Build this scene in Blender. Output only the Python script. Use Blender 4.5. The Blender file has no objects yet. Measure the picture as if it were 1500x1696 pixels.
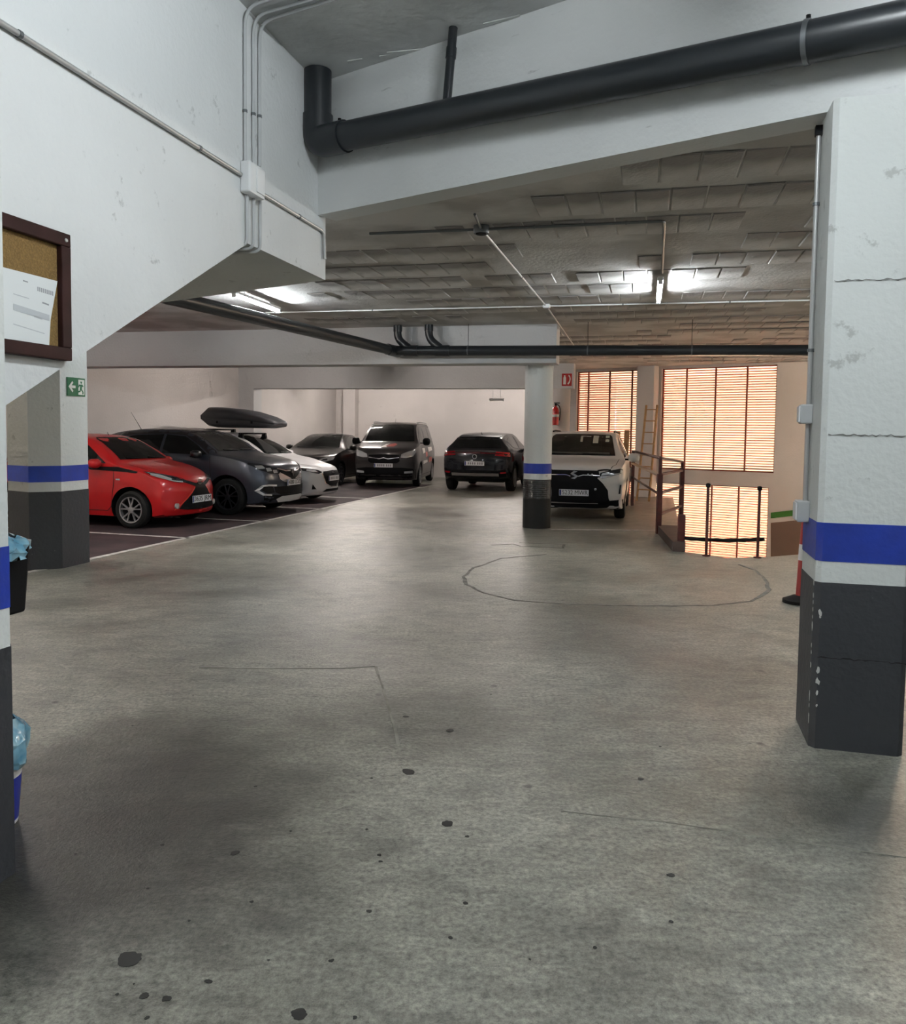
import bpy, bmesh, math, random
import numpy as np
from mathutils import Vector, Matrix
from mathutils.bvhtree import BVHTree
random.seed(7)
C = bpy.context.scene.collection
SC = bpy.context.scene
# ------------------------------------------------------------------ camera
F, CX, CY = 1330.0, 750.0, 792.0           # focal length and principal point in pixels of the 1500x1696 frame
PITCH, ROLL, CH = math.radians(3.27), math.radians(0.72), 1.55
cd = bpy.data.cameras.new('camera'); cam = bpy.data.objects.new('camera', cd); C.objects.link(cam)
cd.sensor_fit = 'HORIZONTAL'; cd.sensor_width = 36.0; cd.lens = 36.0 * F / 1500.0
cd.shift_y = -(848.0 - CY) / 1500.0; cd.clip_start = 0.05; cd.clip_end = 200
CR = Matrix.Rotation(math.pi / 2 - PITCH, 4, 'X') @ Matrix.Rotation(ROLL, 4, 'Z')
cam.matrix_world = Matrix.Translation((0, 0, CH)) @ CR
SC.camera = cam
# ------------------------------------------------------------------ world, exposure
SC.view_settings.view_transform = 'Standard'; SC.view_settings.look = 'None'
SC.view_settings.gamma = 1.0; SC.view_settings.use_curve_mapping = False
SC.view_settings.exposure = 0.0
wd = bpy.data.worlds.new('daylight'); SC.world = wd; wd.use_nodes = True
wd.node_tree.nodes['Background'].inputs[0].default_value = (1.0, 0.86, 0.70, 1)
wd.node_tree.nodes['Background'].inputs[1].default_value = 1.1
SC.cycles.max_bounces = 5; SC.cycles.diffuse_bounces = 4; SC.cycles.glossy_bounces = 2; SC.cycles.transmission_bounces = 1
SC.cycles.use_adaptive_sampling = True; SC.cycles.adaptive_threshold = 0.15; SC.cycles.use_light_tree = False
SC.cycles.sample_clamp_indirect = 6.0; SC.cycles.caustics_reflective = False; SC.cycles.caustics_refractive = False
sun_d = bpy.data.lights.new('sun', 'SUN'); sun_d.energy = 360.0; sun_d.color = (1.0, 0.87, 0.70); sun_d.angle = math.radians(0.6)
sun = bpy.data.objects.new('sun', sun_d); C.objects.link(sun)      # shines into the yard outside the shutters
sun.rotation_euler = Vector((-.45, -.30, -1.0)).to_track_quat('-Z', 'Y').to_euler(); sun.location = (14, 26, 20)
LAMP = (0.90, 0.97, 1.0)
TUBE_POWER = 260.0          # emission of the lit fluorescent tubes

# ------------------------------------------------------------------ photo rays (used to find where things stand)
def ray(px, py):
    d = CR.to_3x3() @ Vector(((px - CX) / F, -(py - CY) / F, -1.0)); return d.normalized()
def P(px, py, h=0.0):                       # point at height h seen at that pixel
    d = ray(px, py); s = (h - CH) / d.z; return Vector((d.x * s, d.y * s, h))
def D(px, py, y):                           # point at depth y
    d = ray(px, py); s = y / d.y; return Vector((d.x * s, y, CH + d.z * s))
def PL(px, py, p0, n):                      # point on the vertical plane through p0 with normal n
    d = ray(px, py); o = Vector((0, 0, CH)); n = Vector((n[0], n[1], 0)); p0 = Vector((p0[0], p0[1], 0))
    return o + d * ((p0 - Vector((0, 0, 0))).dot(n) - o.dot(n)) / d.dot(n)

# ------------------------------------------------------------------ materials
MATS = {}
def mat(name, col, rough=0.6, metal=0.0, coat=0.0, spec=0.5, var=0.0, vscale=3.0, col2=None, bump=0.0, bscale=40.0, emit=None, estr=0.0, alpha=None, detail=3.0, lo=0.4, hi=0.65):
    if name in MATS: return MATS[name]
    m = bpy.data.materials.new(name); m.use_nodes = True; nt = m.node_tree; b = nt.nodes['Principled BSDF']
    b.inputs['Base Color'].default_value = (*col, 1); b.inputs['Roughness'].default_value = rough
    b.inputs['Metallic'].default_value = metal; b.inputs['Coat Weight'].default_value = coat
    b.inputs['Coat Roughness'].default_value = 0.06; b.inputs['Specular IOR Level'].default_value = spec
    if emit: b.inputs['Emission Color'].default_value = (*emit, 1); b.inputs['Emission Strength'].default_value = estr
    tc = nt.nodes.new('ShaderNodeTexCoord')
    if var > 0 or col2:
        n = nt.nodes.new('ShaderNodeTexNoise'); n.inputs['Scale'].default_value = vscale; n.inputs['Detail'].default_value = detail
        nt.links.new(tc.outputs['Object'], n.inputs['Vector'])
        r = nt.nodes.new('ShaderNodeValToRGB'); r.color_ramp.elements[0].position = lo; r.color_ramp.elements[1].position = hi
        c2 = col2 if col2 else tuple(c * (1 - var) for c in col)
        r.color_ramp.elements[0].color = (*c2, 1); r.color_ramp.elements[1].color = (*col, 1)
        nt.links.new(n.outputs['Fac'], r.inputs['Fac']); nt.links.new(r.outputs['Color'], b.inputs['Base Color'])
    if bump > 0:
        n2 = nt.nodes.new('ShaderNodeTexNoise'); n2.inputs['Scale'].default_value = bscale; n2.inputs['Detail'].default_value = 2
        nt.links.new(tc.outputs['Object'], n2.inputs['Vector'])
        bp = nt.nodes.new('ShaderNodeBump'); bp.inputs['Strength'].default_value = bump; bp.inputs['Distance'].default_value = 0.02
        nt.links.new(n2.outputs['Fac'], bp.inputs['Height']); nt.links.new(bp.outputs['Normal'], b.inputs['Normal'])
    MATS[name] = m; return m

def scuffed(name, col, mark, density=0.62, mscale=9.0, bump=0.25, rough=0.7, streak=None):
    """painted plaster: base paint, soft tone change and small dark scuffs"""
    m = mat(name, col, rough, var=0.07, vscale=0.9, bump=bump, bscale=28.0, spec=0.3)
    nt = m.node_tree; b = nt.nodes['Principled BSDF']; link = [l for l in nt.links if l.to_socket == b.inputs['Base Color']][0]
    src = link.from_socket; tc = [n for n in nt.nodes if n.type == 'TEX_COORD'][0]
    mp = nt.nodes.new('ShaderNodeMapping'); nt.links.new(tc.outputs['Object'], mp.inputs['Vector'])
    if streak: mp.inputs['Scale'].default_value = streak
    n = nt.nodes.new('ShaderNodeTexNoise'); n.inputs['Scale'].default_value = mscale; n.inputs['Detail'].default_value = 5; n.inputs['Roughness'].default_value = 0.68
    nt.links.new(mp.outputs['Vector'], n.inputs['Vector'])
    r = nt.nodes.new('ShaderNodeValToRGB'); r.color_ramp.elements[0].position = density; r.color_ramp.elements[1].position = density + 0.06
    r.color_ramp.elements[0].color = (0, 0, 0, 1); r.color_ramp.elements[1].color = (0.6, 0.6, 0.6, 1)
    nt.links.new(n.outputs['Fac'], r.inputs['Fac'])
    mx = nt.nodes.new('ShaderNodeMix'); mx.data_type = 'RGBA'; mx.inputs['B'].default_value = (*mark, 1)
    nt.links.new(r.outputs['Color'], mx.inputs['Factor']); nt.links.new(src, mx.inputs['A']); nt.links.new(mx.outputs['Result'], b.inputs['Base Color'])
    return m

M_wall = scuffed('white_plaster', (0.74, 0.755, 0.76), (0.40, 0.41, 0.41), 0.64, 6.0)
M_wallfar = scuffed('far_plaster', (0.66, 0.62, 0.60), (0.45, 0.42, 0.41), 0.66, 3.0)
M_beam = scuffed('beam_plaster', (0.70, 0.71, 0.71), (0.30, 0.30, 0.30), 0.66, 5.0, streak=(0.5, 0.5, 3.0))
M_beamgrey = scuffed('grey_beam_paint', (0.64, 0.635, 0.64), (0.36, 0.35, 0.35), 0.66, 4.0)
M_col = scuffed('column_paint', (0.70, 0.72, 0.71), (0.36, 0.37, 0.36), 0.63, 7.0)
M_blue = mat('blue_band_paint', (0.010, 0.042, 0.38), 0.45, bump=0.1, var=0.25, vscale=6)
M_dark = scuffed('charcoal_paint', (0.042, 0.044, 0.050), (0.22, 0.22, 0.22), 0.70, 12.0, rough=0.6)
M_ceil_near = mat('grey_ceiling', (0.70, 0.71, 0.705), 0.85, var=0.25, vscale=1.3, bump=0.4, bscale=14)
M_pipe = mat('black_pvc', (0.016, 0.019, 0.023), 0.36, spec=0.5)
M_conduit = mat('galvanised_conduit', (0.50, 0.50, 0.50), 0.42, metal=0.55)
M_greyplastic = mat('grey_plastic', (0.50, 0.51, 0.52), 0.5)
M_white = mat('white_plastic', (0.78, 0.79, 0.80), 0.5)
M_linepaint = mat('white_line_paint', (0.62, 0.60, 0.57), 0.6, var=0.35, vscale=14)
M_bay = mat('bay_paint', (0.055, 0.037, 0.039), 0.75, spec=0.25, col2=(0.032, 0.023, 0.026), vscale=2.0, bump=0.2, bscale=60)
M_black = mat('black_plastic', (0.006, 0.006, 0.007), 0.55, spec=0.10)
M_rubber = mat('tyre_rubber', (0.008, 0.008, 0.008), 0.75, spec=0.25)
M_glass = mat('tinted_glass', (0.006, 0.007, 0.007), 0.05, spec=0.35)
M_chrome = mat('chrome', (0.75, 0.75, 0.77), 0.15, metal=1.0)
M_alloy = mat('alloy', (0.42, 0.42, 0.43), 0.35, metal=0.8)
M_darkalloy = mat('dark_alloy', (0.05, 0.05, 0.055), 0.3, metal=0.6)
M_lamp = mat('headlight_lens', (0.60, 0.62, 0.65), 0.12, metal=0.6, coat=1.0)
M_lampdark = mat('headlight_dark', (0.02, 0.02, 0.024), 0.15, coat=0.3)
M_red = mat('tail_lamp_red', (0.30, 0.006, 0.012), 0.15, coat=1.0)
M_plate = mat('plate_white', (0.70, 0.70, 0.72), 0.4)
M_platetext = mat('plate_black', (0.015, 0.015, 0.015), 0.5)
M_plateblue = mat('plate_blue', (0.03, 0.05, 0.20), 0.4)
M_seam = mat('panel_gap', (0.006, 0.006, 0.006), 0.8)
M_rail = mat('maroon_rail_paint', (0.085, 0.016, 0.012), 0.45, var=0.4, vscale=9)
M_slat = mat('terracotta_slat', (0.34, 0.085, 0.050), 0.6)
M_mullion = mat('red_brown_mullion', (0.24, 0.05, 0.03), 0.6)

# ------------------------------------------------------------------ mesh helpers
class MB:
    def __init__(s): s.v = []; s.f = []; s.m = []
    def add(s, vs, fs, mi=0):
        o = len(s.v); s.v += [tuple(v) for v in vs]; s.f += [tuple(i + o for i in f) for f in fs]; s.m += [mi] * len(fs); return s
    def box(s, c, size, ax=None, mi=0, bev=0.0):
        """box centred at c, size along axes ax (3 unit vectors)"""
        ax = ax or (Vector((1, 0, 0)), Vector((0, 1, 0)), Vector((0, 0, 1)))
        c = Vector(c); vs = []
        for sx in (-.5, .5):
            for sy in (-.5, .5):
                for sz in (-.5, .5): vs.append(c + ax[0] * (sx * size[0]) + ax[1] * (sy * size[1]) + ax[2] * (sz * size[2]))
        return s.add(vs, [(0, 1, 3, 2), (4, 6, 7, 5), (0, 4, 5, 1), (2, 3, 7, 6), (0, 2, 6, 4), (1, 5, 7, 3)], mi)
    def prism(s, poly, z0, z1, mi=0):
        """vertical prism over a plan polygon"""
        n = len(poly); vs = [(p[0], p[1], z0) for p in poly] + [(p[0], p[1], z1) for p in poly]
        fs = [tuple(range(n))[::-1], tuple(range(n, 2 * n))] + [(i, (i + 1) % n, n + (i + 1) % n, n + i) for i in range(n)]
        return s.add(vs, fs, mi)
    def extrude(s, pts, vec, mi=0):
        n = len(pts); vec = Vector(vec); vs = [Vector(p) for p in pts] + [Vector(p) + vec for p in pts]
        fs = [tuple(range(n))[::-1], tuple(range(n, 2 * n))] + [(i, (i + 1) % n, n + (i + 1) % n, n + i) for i in range(n)]
        return s.add(vs, fs, mi)
    def tube(s, pts, r, n=10, cap=True, mi=0):
        pts = [Vector(p) for p in pts]; rings = []; up = None
        for i, p in enumerate(pts):
            t = (pts[min(i + 1, len(pts) - 1)] - pts[max(i - 1, 0)]).normalized()
            if up is None: up = t.orthogonal().normalized()
            up = (up - t * up.dot(t)).normalized(); side = t.cross(up)
            rr = r[i] if isinstance(r, (list, tuple)) else r
            rings.append([p + (up * math.cos(a) + side * math.sin(a)) * rr for a in [2 * math.pi * k / n for k in range(n)]])
        vs = [v for R in rings for v in R]; fs = []
        for i in range(len(pts) - 1):
            for k in range(n): fs.append((i * n + k, i * n + (k + 1) % n, (i + 1) * n + (k + 1) % n, (i + 1) * n + k))
        if cap: fs.append(tuple(range(n))[::-1]); fs.append(tuple((len(pts) - 1) * n + k for k in range(n)))
        return s.add(vs, fs, mi)
    def lathe(s, prof, c=(0, 0, 0), n=24, axis='Z', mi=0, cap=True):
        """profile (r, h) turned about an axis"""
        vs = []; fs = []; c = Vector(c)
        for r, h in prof:
            for k in range(n):
                a = 2 * math.pi * k / n; p = (r * math.cos(a), r * math.sin(a), h) if axis == 'Z' else (r * math.cos(a), h, r * math.sin(a))
                vs.append(c + Vector(p))
        for i in range(len(prof) - 1):
            for k in range(n): fs.append((i * n + k, i * n + (k + 1) % n, (i + 1) * n + (k + 1) % n, (i + 1) * n + k))
        if cap: fs.append(tuple(range(n))[::-1]); fs.append(tuple((len(prof) - 1) * n + k for k in range(n)))
        return s.add(vs, fs, mi)
    def mesh(s, name, mats):
        me = bpy.data.meshes.new(name); me.from_pydata(s.v, [], s.f)
        for m in (mats if isinstance(mats, (list, tuple)) else [mats]): me.materials.append(m)
        me.polygons.foreach_set('material_index', s.m); me.update()
        bm = bmesh.new(); bm.from_mesh(me); bmesh.ops.recalc_face_normals(bm, faces=bm.faces); bm.to_mesh(me); bm.free()
        return me
    def build(s, name, mats, parent=None, smooth=False, bevel=0.0, loc=None):
        me = s.mesh(name, mats); return link(name, me, parent, smooth, bevel, loc)
def link(name, me, parent=None, smooth=False, bevel=0.0, loc=None):
    o = bpy.data.objects.new(name, me); C.objects.link(o); o.parent = parent
    if loc is not None: o.location = loc
    if smooth:
        me.polygons.foreach_set('use_smooth', [True] * len(me.polygons))
        try: me.set_sharp_from_angle(angle=math.radians(40 if smooth is True else smooth))
        except Exception: pass
    if bevel > 0:
        b = o.modifiers.new('edge', 'BEVEL'); b.width = bevel; b.segments = 2; b.limit_method = 'ANGLE'
    return o
def tag(o, label=None, cat=None, group=None, kind=None):
    if label: o['label'] = label
    if cat: o['category'] = cat
    if group: o['group'] = group
    if kind: o['kind'] = kind
    return o
def empty(name, loc=(0, 0, 0), rz=0.0):
    o = bpy.data.objects.new(name, None); C.objects.link(o); o.location = loc; o.rotation_euler = (0, 0, rz); o.empty_display_size = 0.1; return o
def arc(p0, p1, p2, n=6):
    p0, p1, p2 = Vector(p0), Vector(p1), Vector(p2)
    return [p0 * (1 - t) ** 2 + p1 * (2 * t * (1 - t)) + p2 * t * t for t in [i / n for i in range(n + 1)]]
def bend(pts, r=0.08, n=5):
    """polyline with rounded corners"""
    pts = [Vector(p) for p in pts]; out = [pts[0]]
    for a, b, c in zip(pts, pts[1:], pts[2:]):
        d0 = (a - b); d1 = (c - b); rr = min(r, d0.length * .45, d1.length * .45)
        out += arc(b + d0.normalized() * rr, b, b + d1.normalized() * rr, n)
    return out + [pts[-1]]
def text_mesh(body, size, depth=0.001):
    cu = bpy.data.curves.new('lettering', 'FONT'); cu.body = body; cu.size = size; cu.extrude = depth; cu.align_x = 'CENTER'; cu.align_y = 'CENTER'
    o = bpy.data.objects.new('lettering', cu); C.objects.link(o)
    me = bpy.data.meshes.new_from_object(o.evaluated_get(bpy.context.evaluated_depsgraph_get())); bpy.data.objects.remove(o); bpy.data.curves.remove(cu); return me

# ------------------------------------------------------------------ plan: the building's two directions
ANG = math.radians(13.5)
U = Vector((math.cos(ANG), -math.sin(ANG), 0)); V = Vector((math.sin(ANG), math.cos(ANG), 0)); Z = Vector((0, 0, 1))
def W(a, b, z=0.0): return U * a + V * b + Z * z
def AB(p): return p.x * U.x + p.y * U.y, p.x * V.x + p.y * V.y
NB0 = Vector((-1.04, 6.13, 0)); NBD = Vector((0.8165, -0.5773, 0)).normalized(); NBN = Vector((-NBD.y, NBD.x, 0))   # near beam: start, direction, away normal
LWD = Vector((0.248, 1.0, 0)).normalized(); LWN = Vector((LWD.y, -LWD.x, 0))                                       # stair wall direction, normal to the room
SW0 = Vector((2.9, 21.68, 0)); SWD = NBD; SWN = Vector((-SWD.y, SWD.x, 0))                                         # shutter wall
HN, HF, HB = 4.13, 3.25, 2.65
FLOOR_Z2 = -3.2

# ------------------------------------------------------------------ floor
def floor_material():
    m = bpy.data.materials.new('worn_concrete'); m.use_nodes = True; nt = m.node_tree; b = nt.nodes['Principled BSDF']; L = nt.links
    tc = nt.nodes.new('ShaderNodeTexCoord')
    def noise(scale, detail=6, rough=0.6, stretch=None, dist=0.0):
        n = nt.nodes.new('ShaderNodeTexNoise'); n.inputs['Scale'].default_value = scale; n.inputs['Detail'].default_value = detail; n.inputs['Roughness'].default_value = rough; n.inputs['Distortion'].default_value = dist
        if stretch:
            mp = nt.nodes.new('ShaderNodeMapping'); mp.inputs['Scale'].default_value = stretch; mp.inputs['Rotation'].default_value = (0, 0, ANG); L.new(tc.outputs['Object'], mp.inputs['Vector']); L.new(mp.outputs['Vector'], n.inputs['Vector'])
        else: L.new(tc.outputs['Object'], n.inputs['Vector'])
        return n.outputs['Fac']
    def ramp(s, p0, c0, p1, c1):
        r = nt.nodes.new('ShaderNodeValToRGB'); r.color_ramp.elements[0].position = p0; r.color_ramp.elements[1].position = p1
        r.color_ramp.elements[0].color = (*c0, 1); r.color_ramp.elements[1].color = (*c1, 1); L.new(s, r.inputs['Fac']); return r.outputs['Color']
    def mix(fac, A, B, mode='MIX'):
        x = nt.nodes.new('ShaderNodeMix'); x.data_type = 'RGBA'; x.blend_type = mode
        (L.new(fac, x.inputs['Factor']) if not isinstance(fac, float) else setattr(x.inputs['Factor'], 'default_value', fac))
        for s, k in ((A, 'A'), (B, 'B')): (L.new(s, x.inputs[k]) if not isinstance(s, tuple) else setattr(x.inputs[k], 'default_value', (*s, 1)))
        return x.outputs['Result']
    base = ramp(noise(0.55, 2, 0.55), 0.35, (0.212, 0.208, 0.174), 0.66, (0.41, 0.402, 0.342))
    fine = noise(42, 4, 0.8)
    grain = ramp(fine, 0.34, (0.40, 0.40, 0.40), 0.68, (1.45, 1.45, 1.45))
    c = mix(1.0, base, grain, 'MULTIPLY')
    brush = noise(5, 5, 0.75, (1.0, 2.2, 1.0))
    brushed = ramp(brush, 0.33, (0.55, 0.55, 0.55), 0.66, (1.25, 1.25, 1.25))
    c = mix(0.8, c, brushed, 'MULTIPLY')
    stain = ramp(noise(2.3, 4, 0.7), 0.50, (0, 0, 0), 0.80, (0.75, 0.75, 0.75))
    c = mix(stain, c, (0.075, 0.075, 0.068))
    spots = nt.nodes.new('ShaderNodeTexVoronoi'); spots.inputs['Scale'].default_value = 3.2; L.new(tc.outputs['Object'], spots.inputs['Vector'])
    sp = ramp(spots.outputs['Distance'], 0.045, (0.8, 0.8, 0.8), 0.085, (0, 0, 0)); gate = ramp(noise(0.8, 2), 0.52, (0, 0, 0), 0.56, (1, 1, 1))
    c = mix(mix(1.0, sp, gate, 'MULTIPLY'), c, (0.03, 0.03, 0.028))
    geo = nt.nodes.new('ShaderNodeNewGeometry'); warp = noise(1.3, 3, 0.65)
    for (px, py), r0, r1, k in (((70, 1400), .40, 1.5, .20), ((730, 1180), .10, .75, .50), ((1420, 1335), .05, .75, .45), ((1230, 1120), .10, .9, .70), ((960, 1060), .1, .9, .80), ((1010, 1640), .1, .55, .72), ((830, 1480), .1, .5, .80), ((250, 1230), .1, .7, .62), ((600, 1000), .1, .9, .85)):  # darkened floor zones; lower left and right column ones are painted-in shade
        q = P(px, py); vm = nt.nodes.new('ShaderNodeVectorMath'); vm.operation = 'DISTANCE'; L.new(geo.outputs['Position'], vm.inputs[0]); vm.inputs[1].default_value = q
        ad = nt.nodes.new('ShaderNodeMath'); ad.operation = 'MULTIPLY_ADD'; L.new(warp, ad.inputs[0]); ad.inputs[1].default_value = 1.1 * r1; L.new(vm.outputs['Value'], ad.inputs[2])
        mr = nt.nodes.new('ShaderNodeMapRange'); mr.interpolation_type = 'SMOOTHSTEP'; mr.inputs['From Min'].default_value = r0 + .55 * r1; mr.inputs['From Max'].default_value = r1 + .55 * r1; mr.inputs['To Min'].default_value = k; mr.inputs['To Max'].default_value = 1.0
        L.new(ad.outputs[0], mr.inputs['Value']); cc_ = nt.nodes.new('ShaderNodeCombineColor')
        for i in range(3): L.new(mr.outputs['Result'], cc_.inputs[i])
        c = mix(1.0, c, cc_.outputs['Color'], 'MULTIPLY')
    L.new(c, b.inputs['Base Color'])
    rg = ramp(noise(1.1, 3, 0.6), 0.38, (0.29, 0.29, 0.29), 0.66, (0.44, 0.44, 0.44)); L.new(rg, b.inputs['Roughness']); b.inputs['Specular IOR Level'].default_value = 0.85
    hgt = mix(0.35, fine, brush)
    bp = nt.nodes.new('ShaderNodeBump'); bp.inputs['Strength'].default_value = 0.6; bp.inputs['Distance'].default_value = 0.014; L.new(hgt, bp.inputs['Height']); L.new(bp.outputs['Normal'], b.inputs['Normal'])
    return m
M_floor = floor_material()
E1 = Vector((3.10, 10.62, 0)); E2 = Vector((3.50, 10.12, 0)); E3 = Vector((4.05, 10.26, 0)); E4 = Vector((4.75, 10.60, 0))
def on_sw(px, py=720): return PL(px, py, SW0, SWN)
def sw_s(px): return (on_sw(px) - SW0).dot(SWD)
def SW(s, h, off=0.0): p = SW0 + SWD * s + SWN * off; return Vector((p.x, p.y, h))
EW = E1 + V * 9.2                                       # void edge meets the shutter wall
sE = (EW - SW0).dot(SWD)
s_r = (9.6 - SW0.x) / SWD.x                             # shutter wall runs to the right wall
fl = [(-15, -4), (9.6, -4), (9.6, 13.2), E4[:2], E3[:2], E2[:2], E1[:2], SW(sE, 0)[:2], SW(0, 0)[:2], (3.05 + 1.2, 27.4), (-9, 30.5), (-15, 22)]
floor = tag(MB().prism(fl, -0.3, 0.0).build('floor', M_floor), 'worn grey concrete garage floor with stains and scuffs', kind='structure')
low = tag(MB().prism([(2, 9), (9.6, 9), (9.6, 18), SW(0, 0)[:2]], FLOOR_Z2 - .2, FLOOR_Z2).build('floor_lower', mat('lower_concrete', (0.5, 0.47, 0.42), 0.7)), kind='structure')
# walls of the well below the floor
tag(MB().prism([E1[:2], (E1 - U * .2)[:2], (EW - U * .2)[:2], EW[:2]], FLOOR_Z2, -0.3).build('wall_well', M_wallfar), kind='structure')
tag(MB().prism([(2.2, 9.2), (9.6, 9.2), (9.6, 9.4), (2.2, 9.4)], FLOOR_Z2, -0.3).build('wall_well', M_wallfar), kind='structure')

# parking bays: dark coat, white lines
LP0, LP1 = P(150, 926), P(697, 807)
a0, b0 = AB(LP0); a1, b1 = AB(LP1)
LD = (LP1 - LP0).normalized(); LNrm = Vector((LD.y, -LD.x, 0))
DV = Vector((math.cos(math.radians(-16.5)), math.sin(math.radians(-16.5)), 0))     # direction the bays point
bz = [LP0 - LD * 2.2, LP1 + LD * 1.2, LP1 + LD * 1.2 - U * 9.0, W(-10.7, b0 - 2.2)]
tag(MB().prism([p[:2] for p in bz], 0.0005, 0.003).build('floor_marking', M_bay), 'dark maroon-grey coat of the parking bays', kind='structure')
def strip(p, q, w, name='floor_marking', m=None, z0=0.0025, z1=0.0055):
    d = (q - p).normalized(); n = Vector((d.y, -d.x, 0)) * (w / 2)
    return tag(MB().prism([(p + n)[:2], (q + n)[:2], (q - n)[:2], (p - n)[:2]], z0, z1).build(name, m or M_linepaint), kind='structure')
strip(LP0 - LD * 1.0, LP1, 0.09)
for px, py in ((322, 892), (448, 864.5), (541, 843.5), (614, 826)):
    q = P(px, py); strip(q - DV * 4.6, q, 0.08)
strip(P(322, 892) - LD * 2.26 - DV * 4.6, P(322, 892) - LD * 2.26 - DV * .8, 0.08)
strip(P(912, 877), P(1088, 879), 0.09)
# saw-cut loop and joints in the concrete
M_cut = mat('saw_cut', (0.10, 0.098, 0.09), 0.8, col2=(0.20, 0.195, 0.175), vscale=9)
def ribbon(pts, w, m=M_cut, closed=False, jitter=0.0, z=0.0022):
    pts = [Vector((p.x + random.uniform(-jitter, jitter), p.y + random.uniform(-jitter, jitter), 0)) for p in pts]; vs = []; fs = []; n = len(pts)
    for i, p in enumerate(pts):
        t = ((pts[(i + 1) % n] - pts[i - 1]) if closed else (pts[min(i + 1, n - 1)] - pts[max(i - 1, 0)])).normalized(); s = Vector((t.y, -t.x, 0)) * (w / 2 * random.uniform(.7, 1.3))
        vs += [(p + s) + Z * z, (p - s) + Z * z, (p + s), (p - s)]
    for i in range(n if closed else n - 1):
        j = (i + 1) % n; fs += [(4 * i, 4 * j, 4 * j + 1, 4 * i + 1), (4 * i, 4 * i + 2, 4 * j + 2, 4 * j), (4 * i + 1, 4 * j + 1, 4 * j + 3, 4 * i + 3)]
    return MB().add(vs, fs).build('saw_cut', m, floor)
def dense(pts, step=0.12):
    out = []
    for a, b in zip(pts, pts[1:]):
        n = max(1, int((b - a).length / step)); out += [a.lerp(b, i / n) for i in range(n)]
    return out + [pts[-1]]
loop = [P(*q) for q in ((905, 918), (830, 925), (785, 940), (768, 955), (772, 968), (800, 982), (850, 994), (920, 1000), (1000, 1003), (1090, 1004), (1180, 1003), (1245, 996), (1272, 980), (1270, 962), (1250, 945), (1225, 935))]
ribbon(dense(loop), 0.035, jitter=0.012)
ribbon(dense([P(812, 903), P(850, 901), P(862, 905), P(932, 908), P(934, 902), P(860, 899)]), 0.035, jitter=0.006)
M_joint = mat('slab_joint', (0.19, 0.187, 0.165), 0.8, col2=(0.30, 0.295, 0.26), vscale=6)
ribbon(dense([P(330, 1106), P(440, 1108), P(560, 1107), P(622, 1104)]), 0.012, M_joint, jitter=0.004)
ribbon(dense([P(622, 1104), P(640, 1160), P(660, 1235)]), 0.014, M_joint, jitter=0.004)
ribbon(dense([P(930, 1344), P(1100, 1362), P(1260, 1385), P(1500, 1420)]), 0.007, M_joint, jitter=0.003)
# oil blots
M_oil = mat('oil_stain', (0.022, 0.022, 0.021), 0.5)
def blot(p, r, sx=1.0):
    n = 22; ph = [random.uniform(.45, 1.45) for _ in range(n)]; ph = [(ph[i - 2] + ph[i - 1] + ph[i] + ph[(i + 1) % n]) / 4 for i in range(n)]
    MB().prism([(p.x + sx * r * ph[k] * math.cos(2 * math.pi * k / n), p.y + r * ph[k] * math.sin(2 * math.pi * k / n)) for k in range(n)], 0.0002, 0.0014).build('oil_stain', M_oil, floor)
for px, py, r in ((495, 1680, .021), (388, 1413, .018), (742, 1364, .022), (676, 1278, .030), (745, 1553, .008), (215, 1588, .030), (240, 1650, .013), (275, 1655, .012), (672, 1187, .014), (744, 1210, .02), (1060, 1290, .012), (1110, 1450, .012), (345, 1626, .010)):
    blot(P(px, py), r, 1.15)
for px in range(28):
    blot(P(random.uniform(120, 1300), random.uniform(1150, 1690)), random.uniform(.003, .009))

# ------------------------------------------------------------------ near ceiling, near beam, stair wall
BT = 0.20
nb_l = NB0 - NBD * 14; nb_r = NB0 + NBD * 13
tag(MB().prism([nb_l[:2], nb_r[:2], (9.6, -4), (-15, -4)], HN, HN + .25).build('ceiling_near', M_ceil_near), 'smooth grey concrete ceiling above the near aisle', kind='structure')
beam1 = tag(MB().prism([(NB0 - NBD * 0)[:2], nb_r[:2], (nb_r + NBN * BT)[:2], (NB0 + NBN * BT)[:2]], 3.165, HN).build('beam_near', M_beam), 'deep white plastered beam carrying a black pipe', kind='structure')
tag(MB().prism([(NB0 - NBD * 2)[:2], nb_l[:2], (nb_l + NBN * BT)[:2], (NB0 - NBD * 2 + NBN * BT)[:2]], HF, HN).build('beam_near_hidden', M_beam), kind='structure')
def LWp(t, h): return Vector((NB0.x + .248 * t, NB0.y + t, h))
prof = [LWp(.145, 2.71), LWp(-1.046, 2.71), LWp(-5.83, 0.0), LWp(-9.8, 0.0), LWp(-9.8, HN), LWp(.145, HN)]
wl = tag(MB().extrude(prof, -NBD * 2.7).build('wall_left', M_wall), 'white plastered stair flank with a sloping underside', kind='structure')
def LW(px, py, off=0.0): p = PL(px, py, NB0, LWN); return p + LWN * off
M_smear = mat('plaster_smear', (0.62, 0.63, 0.62), 0.85)
for pts in (((640, 86), (700, 80), (772, 62), (775, 66), (705, 85), (640, 90)), ((575, 100), (600, 96), (600, 99), (576, 104)), ((628, 92), (650, 89), (650, 92), (629, 95)), ((640, 112), (672, 104), (690, 110), (655, 122)), ((800, 38), (860, 24), (862, 28), (803, 42)), ((842, 44), (858, 36), (866, 52), (848, 60)), ((568, 140), (582, 138), (584, 146), (572, 148))):
    MB().extrude([P(x, y, HN) - Z * .006 for x, y in pts], Z * .006).build('plaster_smear', M_smear, [o for o in C.objects if o.name == 'ceiling_near'][0])
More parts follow.
